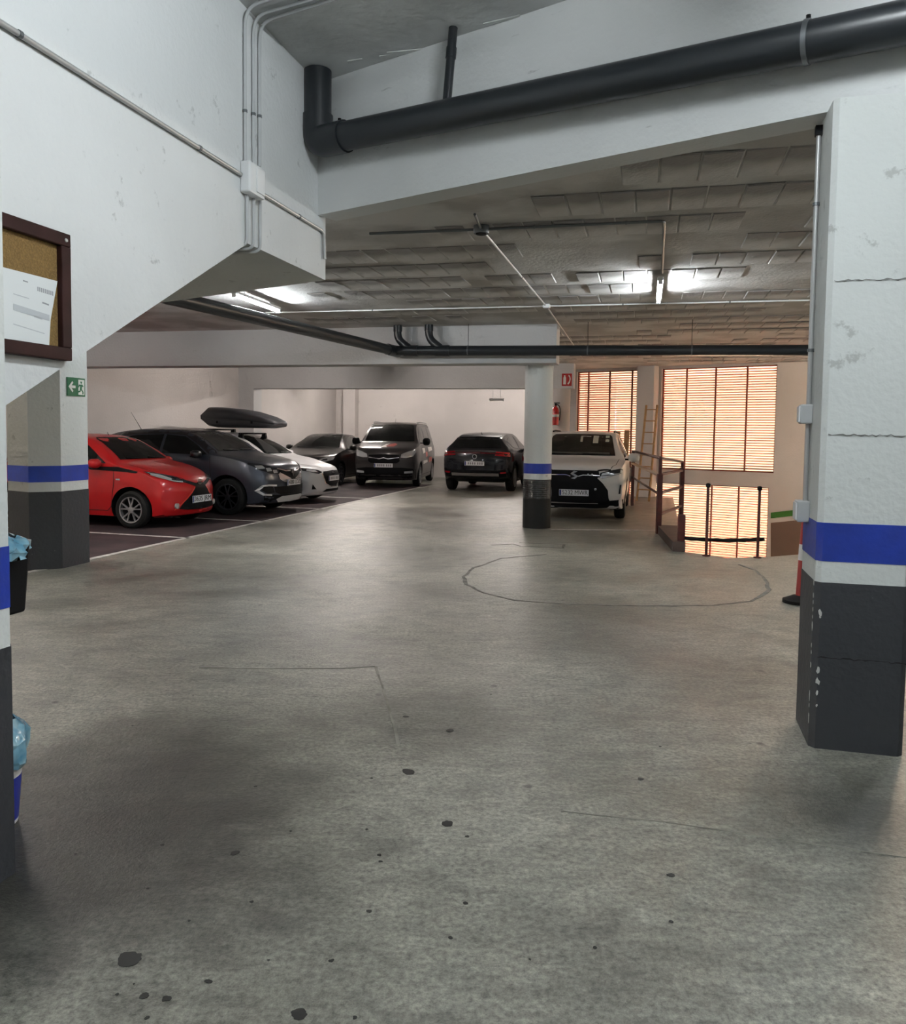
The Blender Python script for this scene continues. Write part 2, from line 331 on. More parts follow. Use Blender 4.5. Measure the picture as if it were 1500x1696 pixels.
# ------------------------------------------------------------------ far ceiling with hollow blocks
def ceil_mat(name, c1, c2, s):
    return mat(name, c1, 0.85, col2=c2, vscale=s, bump=0.35, bscale=30, lo=0.42, hi=0.60)
M_slab = ceil_mat('ceiling_render', (0.62, 0.60, 0.585), (0.44, 0.42, 0.405), 1.6)
M_block = ceil_mat('ceiling_block', (0.29, 0.272, 0.262), (0.62, 0.60, 0.585), 1.1)
far_poly = [(NB0 + NBN * BT - NBD * 14)[:2], (NB0 + NBN * BT + NBD * 12.8)[:2], (9.8, 13), (9.8, 17), (SW(0, 0) + V * 7)[:2], (-9, 31), (-15, 23)]
ceil = tag(MB().prism(far_poly, HF, HF + .25).build('ceiling_far', M_slab), 'rough ceiling of hollow blocks smeared with mortar', kind='structure')
# blocks hang a little below the render; rows run along U, 0.70 m apart
blk = {}
for k in range(6):
    mb = MB(); hl = .1195; hd = random.choice((.265, .27, .275)); t = 0.010
    mb.add([(-hl, -hd, 0), (hl, -hd, 0), (hl, hd, 0), (-hl, hd, 0), (-hl + .008, -hd + .01, -t), (hl - .008, -hd + .01, -t + .003 * (k % 3)), (hl - .008, hd - .01, -t + .002 * (k % 2)), (-hl + .008, hd - .01, -t)],
           [(0, 1, 5, 4), (1, 2, 6, 5), (2, 3, 7, 6), (3, 0, 4, 7), (4, 5, 6, 7)])
    blk[k] = mb.mesh('ceiling_block', M_block)
cand = []
inv = (Matrix.Translation((0, 0, CH)) @ CR).inverted()
def proj(p):
    q = inv @ Vector((p[0], p[1], p[2])); return (CX + F * q.x / -q.z, CY - F * q.y / -q.z) if q.z < 0 else (-9999, -9999)
for j in range(40):
    b = 4.0 + .70 * j
    for i in range(-60, 60):
        a = i * .2455 + (j % 3) * .08; p = W(a, b, HF); x, y = proj(p)
        if not (520 < x < 1400 and 190 < y < 600): continue
        if (p - NB0).dot(NBN) < BT + .32: continue
        if p.y > 19.5: continue
        if abs(b - 12.83) < .6 and a < -1.2: continue
        cand.append((p.y, a, b))
cand.sort()
n_b = 0; rest = MB()
NR = Vector((0.31, 0.17, 0))
for d, a, b in cand:
    h = math.sin(a * 1.7 + b * 2.3) + math.sin(a * .9 - b * 1.1 + 1.3) + random.uniform(-.8, .8)
    if h < -0.55: continue                 # smeared over with render
    if n_b < 300:
        o = bpy.data.objects.new('ceiling_block', blk[random.randrange(6)]); C.objects.link(o); o.parent = ceil
        o.location = W(a, b, HF - random.uniform(-.004, .008)); o.rotation_euler = (random.uniform(-.006, .006), random.uniform(-.006, .006), -ANG + random.uniform(-.01, .01)); n_b += 1
    else:
        rest.box(W(a, b, HF - .006), (.232, .53, .016), (U, V, Z))
if rest.v: o = rest.build('distant_blocks', M_block, ceil); o['kind'] = 'stuff'

# ------------------------------------------------------------------ frontal beams, piers, far walls
tag(MB().prism([W(-14, 12.6)[:2], W(-1.40, 12.6)[:2], W(-1.40, 13.06)[:2], W(-14, 13.06)[:2]], HB, HF).build('beam_middle', M_beamgrey), 'pale grey beam over the middle of the garage', kind='structure')
a2 = AB(D(950, 640, 19.6))[0]
tag(MB().prism([W(-10.7, 19.65)[:2], W(a2, 19.65)[:2], W(a2, 20.1)[:2], W(-10.7, 20.1)[:2]], HB, HF).build('beam_back', M_beamgrey), 'grey beam in front of the back wall', kind='structure')
pa = AB(D(411, 660, 21.2))[0]
tag(MB().prism([W(-10.8, 19.65)[:2], W(pa, 19.65)[:2], W(pa, 20.1)[:2], W(-10.8, 20.1)[:2]], 0, HB).build('pillar_corner', M_beamgrey), 'dark grey flat pillar under the back beam', kind='structure')
AW = AB(D(389, 650, 21.4))[0]
tag(MB().prism([W(AW - .25, 3)[:2], W(AW, 3)[:2], W(AW, 27)[:2], W(AW - .25, 27)[:2]], 0, HF).build('wall_side', M_wallfar), 'pinkish white wall behind the parked red and grey cars', kind='structure')
BWB = 26.6
tag(MB().prism([W(AW - .25, BWB)[:2], W(-1, BWB)[:2], W(-1, BWB + .25)[:2], W(AW - .25, BWB + .25)[:2]], 0, HF).build('wall_back', M_wallfar), 'back wall of the garage', kind='structure')
tag(MB().prism([W(-1, BWB)[:2], (SW(0, 0) + V * 6.0)[:2], (SW(0, 0) + V * 6.3)[:2], W(-1, BWB + .25)[:2]], 0, HF).build('wall_back', M_wallfar), kind='structure')
for px0, px1 in ((551, 573), (862, 874)):
    q0 = AB(D(px0, 700, 27.0 if px0 < 600 else 25.2))[0]; q1 = AB(D(px1, 700, 27.0 if px0 < 600 else 25.2))[0]
    tag(MB().prism([W(q0, BWB - .35)[:2], W(q1, BWB - .35)[:2], W(q1, BWB)[:2], W(q0, BWB)[:2]], 0, HF).build('pillar_back', M_wallfar), kind='structure')
tag(MB().prism([SW(0, 0)[:2], (SW(0, 0) + V * 6.2)[:2], (SW(0, 0) + V * 6.2 + U * .25)[:2], (SW(0, 0) + U * .25)[:2]], 0, HF).build('wall_return', M_wallfar), kind='structure')
tag(MB().prism([(9.6, -4), (9.85, -4), (9.85, 17.5), (9.6, 17.5)], FLOOR_Z2, HN).build('wall_right', M_wall), kind='structure')
tag(MB().prism([(-15, -4.25), (9.85, -4.25), (9.85, -4), (-15, -4)], 0, HN).build('wall_behind', M_wall), kind='structure')
tag(MB().prism([(-15.2, -4), (-15, -4), (-15, 23), (-15.2, 23)], 0, HN).build('wall_far_left', M_wall), kind='structure')

# ------------------------------------------------------------------ shutter wall
T = 0.22
sA0, sA1 = sw_s(953), sw_s(1058); sB0, sB1 = sw_s(1093), sw_s(1283)
hT, hM, hB = 3.19, 0.70, 0.36
sC0, sC1 = sw_s(1040), sw_s(1276)
def sbox(mb, s0, s1, h0, h1, o0=0.0, o1=T, mi=0):
    pts = [SW(s0, h0, o0), SW(s1, h0, o0), SW(s1, h0, o1), SW(s0, h0, o1)]; mb.prism([p[:2] for p in pts], h0, h1, mi)
ws = MB()
sbox(ws, -.3, s_r + .3, hT, HF); sbox(ws, -.3, sA0, FLOOR_Z2, hT); sbox(ws, sA1, sB0, hM, hT); sbox(ws, sB1, s_r + .3, hM, hT)
sbox(ws, sA0, s_r + .3, hB, hM); sbox(ws, sA0, sC0, FLOOR_Z2, hB); sbox(ws, sC1, s_r + .3, FLOOR_Z2, hB)
wsh = tag(ws.build('wall_shutter', M_wallfar), 'sunlit wall with slatted shutters over the ramp well', kind='structure')
tag(MB().prism([p[:2] for p in (SW(sw_s(1061), 0, -.34), SW(sw_s(1089), 0, -.34), SW(sw_s(1089), 0, -.02), SW(sw_s(1061), 0, -.02))], 0.0, HF).build('pillar_shutter', M_wallfar), 'bright pier between the two shutters', kind='structure')
# sloping dado on the wall of the well: brown, white, green
gd = [(1273, 862, 1345, 855, 0.9), ]
gl = lambda x, y: PL(x, y, SW0 - SWN * .012, SWN)
MB().extrude([gl(1276, 866), gl(1360, 858), gl(1360, 990), gl(1276, 990)], SWN * .012).build('brown_dado', mat('brown_dado', (0.16, 0.11, 0.085), 0.6), wsh)
MB().extrude([gl(1276, 849), gl(1360, 840), gl(1360, 849), gl(1276, 858.5)], SWN * .012).build('green_band', mat('green_band', (0.03, 0.16, 0.02), 0.5), wsh)
def shutter(n, s0, s1, h0, h1, muls, label):
    w = tag(empty(f'window_{n}', SW((s0 + s1) / 2, h0, .11)), label, kind='structure'); ml = w.location
    mb = MB(); k = 0; h = h0 + .02
    ax = (SWD, (SWN * math.cos(.43) - Z * math.sin(.43)).normalized(), (Z * math.cos(.43) + SWN * math.sin(.43)).normalized())
    while h < h1 - .02:
        mb.box(SW((s0 + s1) / 2, h, .11) - ml, (s1 - s0 - .04, .050, .012), ax); h += .060
    o = mb.build('slats', M_slat, w); o['kind'] = 'stuff'
    for s in muls:
        MB().box(SW(s, (h0 + h1) / 2, .07) - ml, (.035, .035, h1 - h0), (SWD, SWN, Z)).build('mullion', M_mullion, w)
    fr = MB()
    for s in (s0 + .015, s1 - .015): fr.box(SW(s, (h0 + h1) / 2, .11) - ml, (.03, .06, h1 - h0), (SWD, SWN, Z))
    for h in (h0 + .012, h1 - .012): fr.box(SW((s0 + s1) / 2, h, .11) - ml, (s1 - s0, .06, .024), (SWD, SWN, Z))
    fr.build('shutter_frame', M_mullion, w); return w
# sunlit yard outside: pale paving and a pinkish wall across it
yard = tag(MB().prism([p[:2] for p in (SW(-12, 0, .3), SW(20, 0, .3), SW(20, 0, 14), SW(-12, 0, 14))], FLOOR_Z2 - .3, FLOOR_Z2 - .02).build('ground_yard', mat('pale_paving', (0.72, 0.64, 0.52), 0.8)), kind='structure')
tag(MB().prism([p[:2] for p in (SW(-12, 0, 11), SW(20, 0, 11), SW(20, 0, 11.3), SW(-12, 0, 11.3))], FLOOR_Z2 - .3, 4.6).build('wall_yard', mat('yard_plaster', (0.80, 0.72, 0.62), 0.8)), kind='structure')
shutter(1, sA0, sA1, hM, hT, [sw_s(x) for x in (971, 1006, 1043)], 'slatted terracotta shutter behind the white car')
shutter(2, sB0, sB1, hM, hT, [sw_s(x) for x in (1133, 1181, 1233)], 'wide slatted terracotta shutter above the ramp well')
shutter(3, sC0, sC1, FLOOR_Z2 + .3, hB, [sw_s(x) for x in (1084, 1132, 1180, 1225)], 'slatted terracotta shutter low down in the ramp well')

# ------------------------------------------------------------------ columns with painted bands
def ngon_off(poly, d):
    """grow a convex plan polygon outward by d"""
    c = sum((Vector((p[0], p[1], 0)) for p in poly), Vector()) / len(poly); out = []
    n = len(poly); ar = sum(poly[i][0] * poly[(i + 1) % n][1] - poly[(i + 1) % n][0] * poly[i][1] for i in range(n)); sg = 1 if ar > 0 else -1
    for i in range(n):
        p0, p1, p2 = (Vector((poly[k % n][0], poly[k % n][1], 0)) for k in (i - 1, i, i + 1))
        e0 = (p1 - p0).normalized(); e1 = (p2 - p1).normalized(); n0 = Vector((e0.y, -e0.x, 0)) * sg; n1 = Vector((e1.y, -e1.x, 0)) * sg
        m = (n0 + n1); m = m / max(.3, m.dot(n0)); out.append((p1 + m * d)[:2])
    return out
def column(name, poly, top, h0, h1, h2, label, smooth=False, z0=0.0, dark=None):
    o = tag(MB().prism(poly, 0.0, top).build(name, M_col, smooth=smooth), label, kind='structure')
    MB().prism(ngon_off(poly, .0025), h1, h2).build('blue_band', M_blue, o, smooth=smooth)
    MB().prism(ngon_off(poly, .0030), z0, h0).build('charcoal_base', dark or M_dark, o, smooth=smooth)
    return o
def chamfer(quad, c):
    out = []; n = len(quad)
    for i in range(n):
        p = Vector(quad[i]); a = Vector(quad[i - 1]); b = Vector(quad[(i + 1) % n])
        out += [tuple(p + (a - p).normalized() * c), tuple(p + (b - p).normalized() * c)]
    return out
# right foreground column: front edge at px 1345, left face recedes
cr = P(1340, 1238); fu = (P(1494, 1254) - cr); fu = Vector((fu.x, fu.y, 0)).normalized(); fv = Vector((-fu.y, fu.x, 0))
q = [cr, cr + fu * .42, cr + fu * .42 + fv * .44, cr + fv * .44]; q = [tuple(p[:2]) for p in q]
colR = column('column_right', chamfer(q, .025), 3.165, 0.835, 0.94, 1.13, 'white foreground column with blue band and charcoal base')
M_chip = mat('bare_plaster_chip', (0.55, 0.55, 0.53), 0.8)
for k in range(22):
    h = random.uniform(.12, .84); sd_ = random.choice((0, 1)); base_ = cr + (fu * .025 if sd_ else fv * .025); r = random.uniform(.004, .011); n = 7
    ph = [random.uniform(.5, 1.2) for _ in range(n)]; ax = fu if sd_ else fv; nn = -fv if sd_ else -fu
    MB().extrude([Vector((base_.x, base_.y, h)) + nn * .0036 + ax * (r * ph[i] * math.cos(6.283 * i / n)) + Z * (2.0 * r * ph[i] * math.sin(6.283 * i / n)) for i in range(n)], nn * .0015).build('paint_chip', M_chip, colR)
for h, x0, x1 in ((2.30, .03, .40), (1.56, .03, .42), (.46, .02, .42)):
    pts = [cr + fu * (x0 + (x1 - x0) * i / 24) - fv * .0032 + Z * (h + random.uniform(-.005, .005)) for i in range(25)]; vs = []; fs = []
    for i, p in enumerate(pts): t = random.uniform(.0008, .0045); vs += [p + Z * t, p - Z * t]
    for i in range(24): fs.append((2 * i, 2 * i + 2, 2 * i + 3, 2 * i + 1))
    MB().add(vs, fs).build('paint_crack', mat('crack_grey', (.20, .20, .19), .8) if h > 1 else M_seam, colR)
# left foreground column
cl = P(22, 1440) + Vector((.020, 0, 0)); cw = LWD; cn = -LWN
q = [cl, cl - cw * .46, cl - cw * .46 + cn * .40, cl + cn * .40]; q = [tuple(p[:2]) for p in q]
colL = column('column_left', chamfer(q, .02), HN, .80, .935, 1.145, 'white column at the edge beside the notice board')
# column in front of the red car
c0, c1, c2 = P(50, 945), P(101, 941), P(148, 931)
back = (c2 - c0).normalized(); bn = Vector((-back.y, back.x, 0))
q = [tuple(c0[:2]), tuple((c1 + Vector((back.y, -back.x, 0)) * .03)[:2]), tuple(c2[:2]), tuple((c2 + bn * .4)[:2]), tuple((c0 + bn * .4)[:2])]
colB = column('column_bay', q, HF, .85, .955, 1.13, 'white column with exit sign in front of the red car')
# round column in the middle
cc = P(890.5, 876); cc = Vector((cc.x, cc.y + .228, 0)); circ = lambda c, r, n=40: [(c.x + r * math.cos(2 * math.pi * k / n), c.y + r * math.sin(2 * math.pi * k / n)) for k in range(n)]
colM = column('column_round', circ(cc, .228), HB, .80, .895, 1.06, 'round column wrapped in plastic in front of the white car', smooth=True, dark=mat('black_base_paint', (0.009, 0.010, 0.010), 0.5, spec=0.3))
mw = MB()
for k in range(9):
    z = .50 + k * .034; r0 = .2325 + random.uniform(.001, .004)
    mw.lathe([(r0, z - .018), (r0 + .003, z), (r0, z + .018)], (cc.x, cc.y, 0), 40)
M_film = mat('wrap_film', (0.012, 0.013, 0.015), 0.16, coat=1.0, bump=0.9, bscale=22)
mw.build('plastic_wrap', M_film, colM, smooth=True)
c3 = Vector((D(945, 660, 19.75).x - .25, 19.85, 0))
MB_ = tag(MB().prism(circ(c3, .25), 0, HB).build('column_back', M_wallfar, smooth=True), 'round column under the end of the back beam', kind='structure')

# ------------------------------------------------------------------ pipes
def beamP(px, py, off):                     # on a plane parallel to the near beam's face
    return PL(px, py, NB0 - NBN * off, NBN)
p_l, p_r = beamP(545, 231, .15), beamP(1500, 37, .15)
dirp = (p_r - p_l).normalized(); pr = .098
big = empty('drain_pipe', p_l); o0 = p_l
top = beamP(526, 150, .15); elbow = Vector((top.x, top.y, p_l.z))
MB().tube([p - o0 for p in (p_l + dirp * .02, p_r + dirp * 4.0)], pr, 28, cap=True).build('pipe_run', M_pipe, big, smooth=True)
MB().tube([p - o0 for p in bend([Vector((elbow.x, elbow.y, p_l.z + .19)), elbow - dirp * 0 , p_l + dirp * .16], .16, 8)], pr + .012, 28).build('elbow', M_pipe, big, smooth=True)
MB().tube([p - o0 for p in (Vector((elbow.x, elbow.y, p_l.z + .12)), Vector((elbow.x, elbow.y, HN - .002)))], pr, 28).build('riser', M_pipe, big, smooth=True)
sp0 = beamP(739, 178, .15); sp1 = beamP(750, 82, .11); sp1.z = HN - .002
MB().tube([p - o0 for p in (sp0, sp1)], .029, 14).build('branch_pipe', M_pipe, big, smooth=True)
MB().tube([sp1.lerp(sp0, .25) - o0, sp1.lerp(sp0, .38) - o0], .034, 14).build('coupling', M_pipe, big, smooth=True)
M_clamp = mat('pipe_clamp', (0.16, 0.17, 0.18), 0.4, metal=0.6)
for px, py in ((562, 227), (1337, 70)):
    c = beamP(px, py, .15); MB().tube([c - dirp * .012 - o0, c + dirp * .012 - o0], pr + .006, 28).build('clamp', M_clamp, big, smooth=True)
    MB().tube([c + Z * (pr) - o0, c + Z * (pr + .03) - o0], .012, 8).build('clamp_bolt', M_black, big)
    MB().box(c + NBN * .11 - o0, (.03, .09, .03), (NBD, NBN, Z)).build('clamp_bracket', M_clamp, big)
tag(big, 'thick black drain pipe running along the white beam', 'pipe')
# far pipe: straight run, then a branch towards the stairs
fp_y = 12.35
f1 = PL(652, 581, W(0, 12.40), V); f2 = PL(1345, 580, W(0, 12.40), V); f2 = f1 + (f2 - f1) * 1.3; f0 = P(318, 501, f1.z + .03); f0 = f1 + (f0 - f1) * 1.25
fp = empty('waste_pipe', f1); o1 = f1
MB().tube([p - o1 for p in (f1 - (f2 - f1).normalized() * .05, f2)], .078, 22).build('pipe_run', M_pipe, fp, smooth=True)
MB().tube([p - o1 for p in (f0, f1 + (f1 - f0).normalized() * .12)], .078, 22).build('pipe_branch', M_pipe, fp, smooth=True)
MB().tube([p - o1 for p in (f1 - (f1 - f0).normalized() * .22, f1 + (f1 - f0).normalized() * .14)], .09, 22).build('junction', M_pipe, fp, smooth=True)
fd = (f2 - f1).normalized()
for px in (657, 709):
    s = (PL(px + 22, 581, W(0, 12.40), V) - f1).dot(fd); e = f1 + fd * s; tp = e - fd * .21; tp = Vector((tp.x, tp.y, HF - .002)); mid = Vector((tp.x, tp.y, 3.03))
    MB().tube([p - o1 for p in bend([tp, mid, e + fd * .06 - Z * .02], .12, 6)], .062, 18).build('drop_pipe', M_pipe, fp, smooth=True)
    MB().tube([p - o1 for p in (tp, tp - Z * .10)], .070, 18).build('collar', M_pipe, fp, smooth=True)
    MB().tube([p - o1 for p in (e - fd * .10, e + fd * .13)], .088, 18).build('junction', M_pipe, fp, smooth=True)
for px in (775, 973, 1145, 1342):
    s = (PL(px, 581, W(0, 12.40), V) - f1).dot(fd); e = f1 + fd * s; MB().tube([e + Z * .07 - o1, Vector((e.x, e.y, HF)) - o1], .004, 6).build('hanger_wire', M_black, fp)
    MB().tube([e - fd * .01 - o1, e + fd * .01 - o1], .083, 18).build('hanger_ring', M_clamp, fp, smooth=True)
tag(fp, 'black waste pipe crossing under the far ceiling', 'pipe')

# ------------------------------------------------------------------ conduits on the stair wall
def conduit(name, pts, r, label, m=M_conduit, clips=(), r_bend=.07, clipn=None):
    pts = [Vector(p) for p in pts]; e = empty(name, pts[0]); o = pts[0]
    MB().tube([p - o for p in bend(pts, r_bend)], r, 10).build('tube', m, e, smooth=True)
    for c in clips:
        i = int(c); t = c - i; p = pts[i].lerp(pts[i + 1], t); d = (pts[i + 1] - pts[i]).normalized()
        MB().tube([p - d * .008 - o, p + d * .008 - o], r + .004, 10).build('clip', M_clamp, e)
    return tag(e, label, 'conduit')
hc = 3.12
ca, cb = LW(6, 37, .016), LW(395, 294, .016); ca.z = cb.z = (ca.z + cb.z) / 2
conduit('conduit', [ca - (cb - ca) * .15, cb], .0125, 'long steel conduit slanting across the stair wall to the junction box', clips=(0.16, .78))
bx0 = LW(410, 300, .0)
jb = empty('junction_box', bx0)
MB().box(LWN * .035, (.20, .07, .19), (LWD, LWN, Z)).build('box_body', M_white, jb, bevel=.012)
MB().box(LWN * .0735 + LWD * .03, (.10, .008, .15), (LWD, LWN, Z)).build('box_lid', M_white, jb, bevel=.003)
tag(jb, 'white junction box on the stair wall where the conduits meet', 'junction box')
for k, (px, lx, ly, nm) in enumerate(((402, 545, -30, 'leftmost'), (416, 600, -25, 'middle'), (426, 620, -22, 'rightmost'))):
    b = LW(px, 276, .016); t = Vector((b.x, b.y, HN - .022)); q = P(lx, ly, HN - .022)
    conduit('conduit', [b, t, q], .0105, f'{nm} of the three upright conduits above the junction box', M_greyplastic, clips=(.35,), r_bend=.11)
for k, (px, nm) in enumerate(((405, 'leftmost'), (416, 'middle'), (427, 'rightmost'))):
    b = LW(px, 322, .016); t = Vector((b.x, b.y, 2.70)); q = t - LWN * .25 - Z * .012
    conduit('conduit', [b, t - Z * .012, q], .0105, f'{nm} of the three short conduits under the junction box', M_greyplastic, r_bend=.05)
ce = LW(432, 322, .016); cf = LW(533, 391, .016); cf.z = ce.z
cg = cf + LWD * .03 - Z * .0; ch = Vector((cf.x, cf.y, 2.86)) + LWD * .02
conduit('conduit', [ce, cf, ch], .0125, 'steel conduit from the junction box to the end of the stair wall', clips=(.55,), r_bend=.06)

# ------------------------------------------------------------------ conduits under the far ceiling
hcz = HF - .030
cj = P(797, 380, hcz)
conduit('conduit', [P(612, 387, hcz), cj], .012, 'dark conduit stub ending in bare ceiling beside the ceiling box', M_clamp)
lamp_px = (1094, 455)
conduit('conduit', [cj, P(1100, 366, hcz), P(1096, 452, hcz)], .012, 'dark conduit bending from ceiling box to the lit lamp', M_clamp, clips=(.3, .8), r_bend=.06)
conduit('conduit', [P(786, 355, hcz), cj], .011, 'short conduit piece on the near side of the ceiling box', M_clamp)
conduit('conduit', [cj, P(905, 508, hcz), P(952, 575, hcz)], .012, 'pale conduit slanting from ceiling box over the black waste pipe', M_conduit, clips=(.5,))
jb2 = empty('ceiling_box', cj)
MB().lathe([(.0, -.035), (.062, -.035), (.065, -.02), (.065, .028)], (0, 0, 0), 20).build('box_body', M_clamp, jb2, smooth=True)
MB().lathe([(.0, -.041), (.045, -.041), (.048, -.035)], (0, 0, 0), 20).build('box_lid', M_black, jb2, smooth=True)
tag(jb2, 'round dark ceiling box where the conduits cross', 'junction box')
conduit('conduit', [P(440, 518, hcz), P(905, 507, hcz), P(1348, 497, hcz)], .010, 'thin white conduit running the width of the far ceiling', M_white, clips=(.4, 1.3, 1.7))
jb3 = empty('ceiling_box', P(905, 507, hcz - .012))
MB().box((0, 0, 0), (.09, .09, .05), (U, V, Z)).build('box_body', M_white, jb3, bevel=.008)
MB().box((0, 0, -.028), (.07, .07, .006), (U, V, Z)).build('box_lid', M_greyplastic, jb3)
tag(jb3, 'small white ceiling box on the thin white conduit', 'junction box')
# conduit and boxes on the right column's side
fL = lambda t, h, off=.016: Vector((*(cr + fv * t - fu * off)[:2], h))
rc = empty('conduit', fL(.30, 1.45)); r0 = fL(.30, 1.45)
MB().tube([fL(.30, 1.20) - r0, fL(.30, 3.12) - r0], .012, 10).build('tube', M_conduit, rc, smooth=True)
for h in (2.75, 2.0): MB().tube([fL(.30, h - .008) - r0, fL(.30, h + .008) - r0], .017, 10).build('clip', M_clamp, rc)
MB().box(fL(.30, 3.12) - r0, (.035, .035, .05), (fu, fv, Z)).build('end_box', M_black, rc)
tag(rc, 'upright conduit on the side of the foreground column', 'conduit')
def colbox(px, py, w, h, label):
    hh = PL(px, py, cr + fv * .30, Vector((fv.x, fv.y, 0))).z; p = fL(.30, hh, .03); e = empty('switch_box', p)
    MB().box((0, 0, 0), (.06, w, h), (fu, fv, Z)).build('box_body', M_greyplastic, e, bevel=.006)
    MB().box(-fu * .033, (.008, w * .8, h * .8), (fu, fv, Z)).build('box_lid', M_white, e); tag(e, label, 'switch box')
colbox(1342, 686, .08, .10, 'small grey switch box above the blue band of the foreground column')
colbox(1331, 846, .12, .11, 'grey box at the top of the blue band of the foreground column')

# ------------------------------------------------------------------ fluorescent lamps
M_tube = mat('lit_tube', (1, 1, 1), 0.4, emit=LAMP, estr=TUBE_POWER)
M_tubeoff = mat('unlit_tube', (0.85, 0.85, 0.85), 0.3)
def lamp(c, d, length, label, lit=True, drop=0.0, name='fluorescent_lamp', m=None):
    d = Vector(d).normalized(); s = Vector((d.y, -d.x, 0)); e = empty(name, c)
    MB().box(Z * .035, (length + .06, .06, .035), (d, s, Z)).build('housing', M_white, e, bevel=.005)
    MB().tube([-d * length / 2, d * length / 2], .017, 14).build('tube', m or (M_tube if lit else M_tubeoff), e, smooth=True)
    for k in (-1, 1): MB().box(d * (k * (length / 2 + .012)) + Z * .006, (.03, .045, .055), (d, s, Z)).build('lamp_holder', M_white, e)
    if drop: 
        for k in (-.3, .3): MB().tube([d * (k * length) + Z * .05, d * (k * length) + Z * drop], .005, 6).build('hanger_rod', M_conduit, e)
    return tag(e, label, 'lamp', 'fluorescent lamps')
hl = HF - .12
la, lb = P(1094, 462, hl), P(1090, 503, hl); lc = (la + lb) / 2
lamp(lc, lb - la, 1.2, 'lit fluorescent tube seen end-on above the aisle by the white car', drop=.115)
la, lb = P(383, 487, hl), P(465, 517, hl); lc = (la + lb) / 2
lamp(lc, lb - la, 1.25, 'lit fluorescent tube under the ceiling beyond the stairs', drop=.115)
# unseen lamps: over the near aisle and between the far beams, plus added fill tubes
M_tube3 = mat('lit_tube_far', (1, 1, 1), 0.4, emit=(1.0, 0.91, 0.84), estr=TUBE_POWER * 2.3)
M_tube2 = mat('lit_tube_near', (1, 1, 1), 0.4, emit=LAMP, estr=TUBE_POWER * 1.65)
lamp((0.9, 2.2, HN - .13), LWD, 1.5, 'unseen fluorescent tube over the near aisle', drop=.125, m=M_tube2)
lamp((2.6, -1.6, HN - .13), LWD, 1.5, 'fluorescent tube behind the viewer', drop=.125, m=M_tube2)
lamp(W(-6.5, 16.5, HF - .08), V, 1.2, 'unseen fluorescent tube between the far beams above the parked cars', drop=.07, m=M_tube3)
lamp(W(-7.6, 8.0, HF - .08), V, 1.2, 'added fill tube behind the stairs by the side wall', drop=.07, m=M_tube3)  # added out of view to brighten the middle beam face
lamp((8.4, 13.6, HF - .08), SWD, 1.2, 'added warm fill tube over the ramp well hidden by the foreground column', drop=.07, m=mat('warm_fill_tube', (1, 1, 1), 0.4, emit=(1.0, 0.78, 0.56), estr=TUBE_POWER * 4.2))  # added out of view to warm and brighten the shutter wall and well
lamp((5.6, 7.6, HF - .08), V, 1.2, 'added fill tube hidden by the foreground column', drop=.07)  # extra unseen fill for the middle beam and far ceiling
lamp(W(-8.6, 23.2, HF - .08), U, 1.2, 'added fill tube in the far corner over the black saloon', drop=.07, m=M_tube3)  # second back tube, added to brighten the left of the back wall
lamp(W(-4.0, 23.5, HF - .08), U, 1.2, 'unseen fluorescent tube over the dark cars by the back wall', drop=.07, m=M_tube3)
e = lamp(D(822, 663, 23.0), U, .36, 'unlit hanging lamp before the back wall', lit=False, drop=HF - D(822, 663, 23.0).z, name='hanging_lamp')

# ------------------------------------------------------------------ railing, kerb and poles around the ramp well
R1 = P(1090, 884); R2 = P(1127, 866)
def onv(p, h): return Vector((p.x, p.y, h))
ra = empty('guard_rail', R1); o2 = Vector(R1)
MB().box(Vector((0, 0, .47)), (.075, .075, .94)).build('post', M_rail, ra)
MB().box(Vector((0, 0, 1.06)), (.045, .045, .26)).build('post_extension', M_rail, ra)
MB().box(R2 - o2 + Z * .49, (.07, .07, .98)).build('post', M_rail, ra)
for h in (.93, .64, .30): MB().tube([Z * h, R2 - o2 + Z * h], .026, 10).build('cross_rail', M_rail, ra, smooth=True)
RB = Vector((3.92, 17.5, 0))
MB().tube([p - o2 for p in bend([onv(RB, 1.19), onv(R1, 1.19), onv(R2, 1.08), onv(R2, .95)], .18)], .024, 10).build('hand_rail', M_rail, ra, smooth=True)
MB().tube([onv(RB, .92) - o2, Z * .92], .03, 10).build('pale_rail', mat('pale_rail', (0.45, 0.33, 0.24), 0.5), ra, smooth=True)
MB().tube([onv(RB, .62) - o2, Z * .62], .020, 10).build('lower_rail', M_rail, ra, smooth=True)
MB().box(RB - o2 + Z * .6, (.06, .06, 1.2)).build('post', M_rail, ra)
tag(ra, 'maroon steel guard rail beside the white car', 'railing')
kb = MB(); k0 = E1 - V * .02; k1 = R1 + V * .1
kb.prism([k0[:2], (k0 - U * .16)[:2], (k1 - U * .02)[:2], (k1 + U * .3)[:2]], 0, .13)
M_kerb = mat('brown_kerb', (0.075, 0.045, 0.036), 0.6, var=.3, vscale=6)
kerb = kb.build('kerb', M_kerb); tag(kerb, 'low dark brown kerb at the corner of the ramp well', kind='structure')
st = MB().box(E1 + V * .15 - U * .05 + Z * .24, (.10, .10, .48), (U, V, Z)).build('stub_post', M_rail, None, bevel=.01); 
tag(st, 'short maroon stub post at the end of the brown kerb', 'post')
